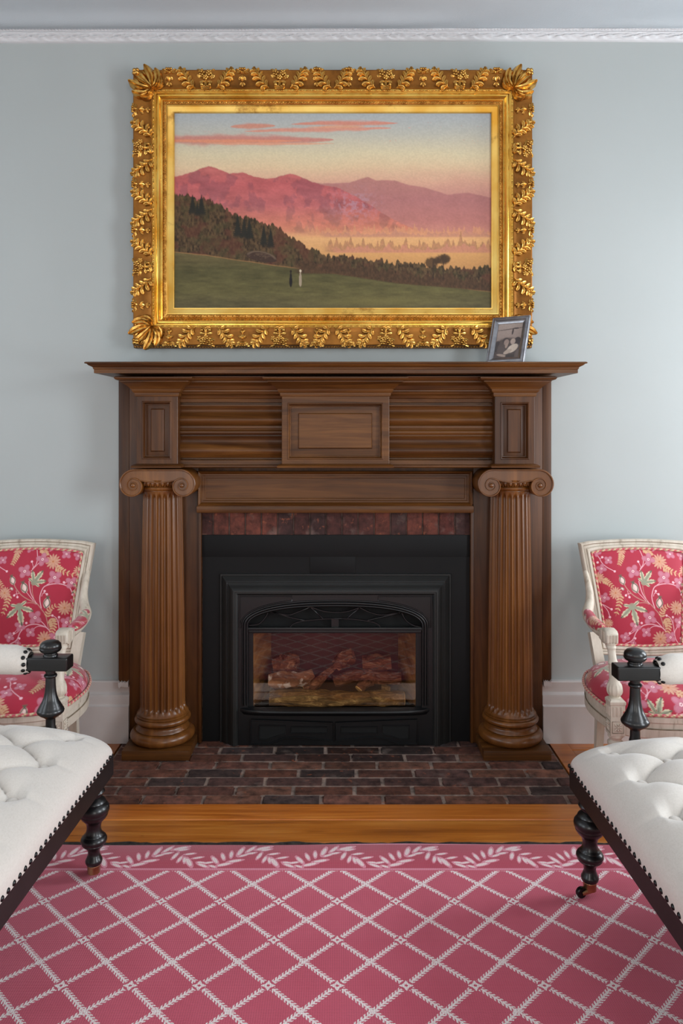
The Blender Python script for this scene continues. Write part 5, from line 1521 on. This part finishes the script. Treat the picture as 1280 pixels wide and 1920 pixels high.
    # legs
    prof = [(.0, .285), (.030, .285), (.030, .272), (.024, .270), (.0235, .262), (.027, .256), (.030, .250), (.027, .244), (.020, .241), (.0195, .236), (.026, .231), (.031, .226), (.0325, .222), (.0315, .2195), (.036, .216), (.0405, .210), (.042, .203), (.0415, .197), (.038, .191), (.0385, .189), (.037, .184), (.0335, .180), (.033, .178),
            (.028, .173), (.022, .166), (.0195, .158), (.0190, .150), (.0205, .142), (.0225, .137), (.023, .1355), (.027, .132), (.0275, .130), (.0325, .126), (.0355, .120), (.0355, .115), (.032, .109), (.0325, .1075), (.029, .103), (.024, .099), (.0175, .092), (.0160, .085), (.0158, .080), (.0170, .075), (.0185, .0725), (.0195, .068), (.0225, .064), (.0232, .059), (.0215, .053), (.019, .050), (.0, .050)]
    for sx, sy, cd in ((1, 1, (-.3, 1)), (1, -1, (1, .25)), (-1, 1, (-.6, .8)), (-1, -1, (.5, -.9))):
        lx, ly = sx * (BA - .048), sy * (BBL - .048)
        bm = bmesh.new(); lathe(bm, prof, lx, ly, 40); leg = obj('leg', bm, eb, b, 35)
        d = Vector((cd[0], cd[1], 0)).normalized(); side_ = Vector((-d.y, d.x, 0))
        bm = bmesh.new()
        lathe(bm, [(.0, .0505), (.0182, .0505), (.0188, .0485), (.0180, .0470), (.0180, .044), (.0174, .043), (.0168, .0275), (.0150, .026), (.0, .025)], lx, ly, 28)
        for s in (-1, 1):      # horn of the caster either side of the wheel
            o_ = Vector((lx, ly, 0)) + side_ * (.0085 * s)
            tube(bm, [o_ + Vector((0, 0, .029)) - d * .008, o_ + d * .010 + Vector((0, 0, .028)), o_ + d * .020 + Vector((0, 0, .0255)), o_ + d * .0265 + Vector((0, 0, .0235))], [.007, .0075, .006, .005], 8, 1, .35)
        cas = obj('caster', bm, MAT['brass'], leg, 40)
        bm = bmesh.new()
        c0 = Vector((lx, ly, .0238)) + d * .0262
        ring = []
        for w_, r_ in ((-.0065, .003), (-.0065, .0118), (-.0045, .0138), (.0045, .0138), (.0065, .0118), (.0065, .003)):
            ring.append([c0 + side_ * w_ + d * (r_ * math.cos(2 * PI * i / 28)) + Vector((0, 0, r_ * math.sin(2 * PI * i / 28))) for i in range(28)])
        loft(bm, ring, True, True, True); obj('wheel', bm, MAT['nail'], cas, 30)
    # arm rails across both ends
    for sy in (1, -1):
        ya = sy * (BBL + .020)
        arm = None
        for sx in (1, -1):
            cxp = sx * (BA - .197)
            bm = bmesh.new()
            pr_ = [(.0, .30), (.016, .30), (.016, .395), (.0135, .405), (.0132, .424), (.020, .430), (.030, .436), (.0365, .442), (.0382, .447), (.036, .453), (.033, .456), (.0325, .459), (.029, .464), (.0285, .466), (.0235, .474), (.0190, .486), (.0158, .502), (.0142, .520), (.0138, .537), (.0135, .541), (.0170, .543), (.0185, .547), (.0170, .551), (.0135, .553), (.0135, .557), (.0165, .562), (.0165, .568), (.0, .568)]
            lathe(bm, pr_, cxp, ya, 36)
            # bracket that ties the post to the apron
            box(bm, cxp - .02, cxp + .02, min(ya, sy * (BBL - .01)) - .0, max(ya, sy * (BBL - .01)) + .0, .30, .336)
            post = obj('arm_post', bm, eb, b, 40)
            bm = bmesh.new()
            xo, xi = cxp + sx * .057, cxp - sx * .062
            box(bm, min(xo, xi), max(xo, xi), ya - .026, ya + .026, .5655, .603, bev=.0045, seg=3)
            obj('arm_block', bm, eb, post, 40)
            bm = bmesh.new()
            lathe(bm, [(.0, .600), (.0200, .600), (.0205, .604), (.0195, .6075), (.0178, .609), (.0175, .6115), (.0215, .614), (.0270, .617), (.0300, .6215), (.0306, .6255), (.0290, .6275), (.0300, .6295), (.0285, .637), (.0225, .6435), (.012, .6475), (0, .6485)], cxp, ya, 36)
            obj('finial', bm, eb, post, 40)
            for k in range(9):
                a = -2.3 + k * .575
                if sx * sy == 0: continue
                nail((cxp - sx * (.064 + .004 * abs(math.sin(a * 2))), ya - .0330 * math.cos(a), .5865 + .0330 * math.sin(a)), (sx * .35, -math.cos(a), math.sin(a)))
        # padded roll between the blocks
        xe = BA - .197 - .058
        n1, n2 = 60, 40
        xs_ = np.concatenate([np.linspace(-xe, -xe + .06, 18), np.linspace(-xe + .065, xe - .065, 24), np.linspace(xe - .06, xe, 18)])
        e_ = np.clip((xe - np.abs(xs_)) / .05, 0, 1); rr2 = .0285 + .0125 * (1 - (1 - e_) ** 2.2)
        al = np.linspace(0, 2 * PI, n2)
        Vr = np.stack([xs_[:, None] + 0 * al[None, :], ya + rr2[:, None] * np.cos(al)[None, :], .585 + .006 * e_[:, None] + rr2[:, None] * np.sin(al)[None, :]], -1)
        ro = grid_mesh('arm_roll', Vr, ln, b, None, 180)
    return b
def seat_at(b, corner, th, flip):
    a = th + (PI if flip else 0)
    c, s = math.cos(a), math.sin(a)
    lx, ly = (BA, -BBL) if flip else (BA, BBL)
    b.rotation_euler = (0, 0, a); b.location = (corner[0] - (c * lx - s * ly), corner[1] - (s * lx + c * ly), 0)
b1 = make_bench('white linen button-tufted bench with black turned legs on the left, before the left armchair')
seat_at(b1, (-.622, YY(2.195)), -.035, False)
b2 = copy_tree(b1)
seat_at(b2, (.622, YY(2.115)), .022, True)
b2['label'] = 'white linen button-tufted bench with black turned legs on the right, brass caster wheel showing'
for q in (b1, b2): q['group'] = 'tufted benches facing each other on the rug'

# ================================================================== LIGHT
def area(name, loc, rot, sx, sy, power, col):
    l = bpy.data.lights.new(name, 'AREA'); l.shape = 'RECTANGLE'; l.size = sx; l.size_y = sy; l.energy = power; l.color = col
    o = bpy.data.objects.new(name, l); COL.objects.link(o); o.location = loc; o.rotation_euler = rot; return o
DAY = (.88, .945, 1.0)
def window_light(name, axis, fixed, q, power, col=DAY):
    u = (q[0] + q[1]) / 2; zc = (q[2] + q[3]) / 2; sx_ = q[1] - q[0]; sz_ = q[3] - q[2]
    if axis == 'r': return area(name, (fixed, u, zc), (0, PI / 2, 0), sz_, sx_, power, col)
    if axis == 'l': return area(name, (fixed, u, zc), (0, -PI / 2, 0), sz_, sx_, power, col)
    return area(name, (u, fixed, zc), (PI / 2, 0, 0), sx_, sz_, power, col)
window_light('daylight_right', 'r', XR + .17, WIN_R, 58)
window_light('daylight_right_rear', 'r', XR + .17, WIN_R2, 100)
window_light('daylight_left', 'l', XL - .17, WIN_L, 10)
window_light('daylight_left_rear', 'l', XL - .17, WIN_L2, 28)
for i, (a, b) in enumerate(FILL_OPENINGS): window_light('rear_fill_light', 'f', YB - .12, (a, b, .55, 2.35), 30, (1.0, .95, .88))
w = bpy.data.worlds.new('sky'); scene.world = w; w.use_nodes = True
bg = w.node_tree.nodes.get('Background') or w.node_tree.nodes.new('ShaderNodeBackground')
bg.inputs[0].default_value = (.72, .84, 1.0, 1); bg.inputs[1].default_value = 1.0

# ================================================================== CAMERA
cam = bpy.data.cameras.new('camera'); co = bpy.data.objects.new('camera', cam); COL.objects.link(co)
cam.sensor_fit = 'AUTO'; cam.sensor_width = 36.0; cam.lens = F / 1920.0 * 36.0
cam.shift_x = 8 / 1920.0; cam.shift_y = -160 / 1920.0
cam.clip_start = .05
co.location = (0, -CAMD, EYE); co.rotation_euler = (PI / 2, 0, 0)
scene.camera = co
vs = scene.view_settings
vs.view_transform = 'Standard'; vs.look = 'None'; vs.gamma = 1.0; vs.use_curve_mapping = False
vs.exposure = 0.07
scene.cycles.max_bounces = 8; scene.cycles.diffuse_bounces = 5; scene.cycles.glossy_bounces = 4; scene.cycles.transparent_max_bounces = 8
scene.cycles.caustics_reflective = False; scene.cycles.caustics_refractive = False
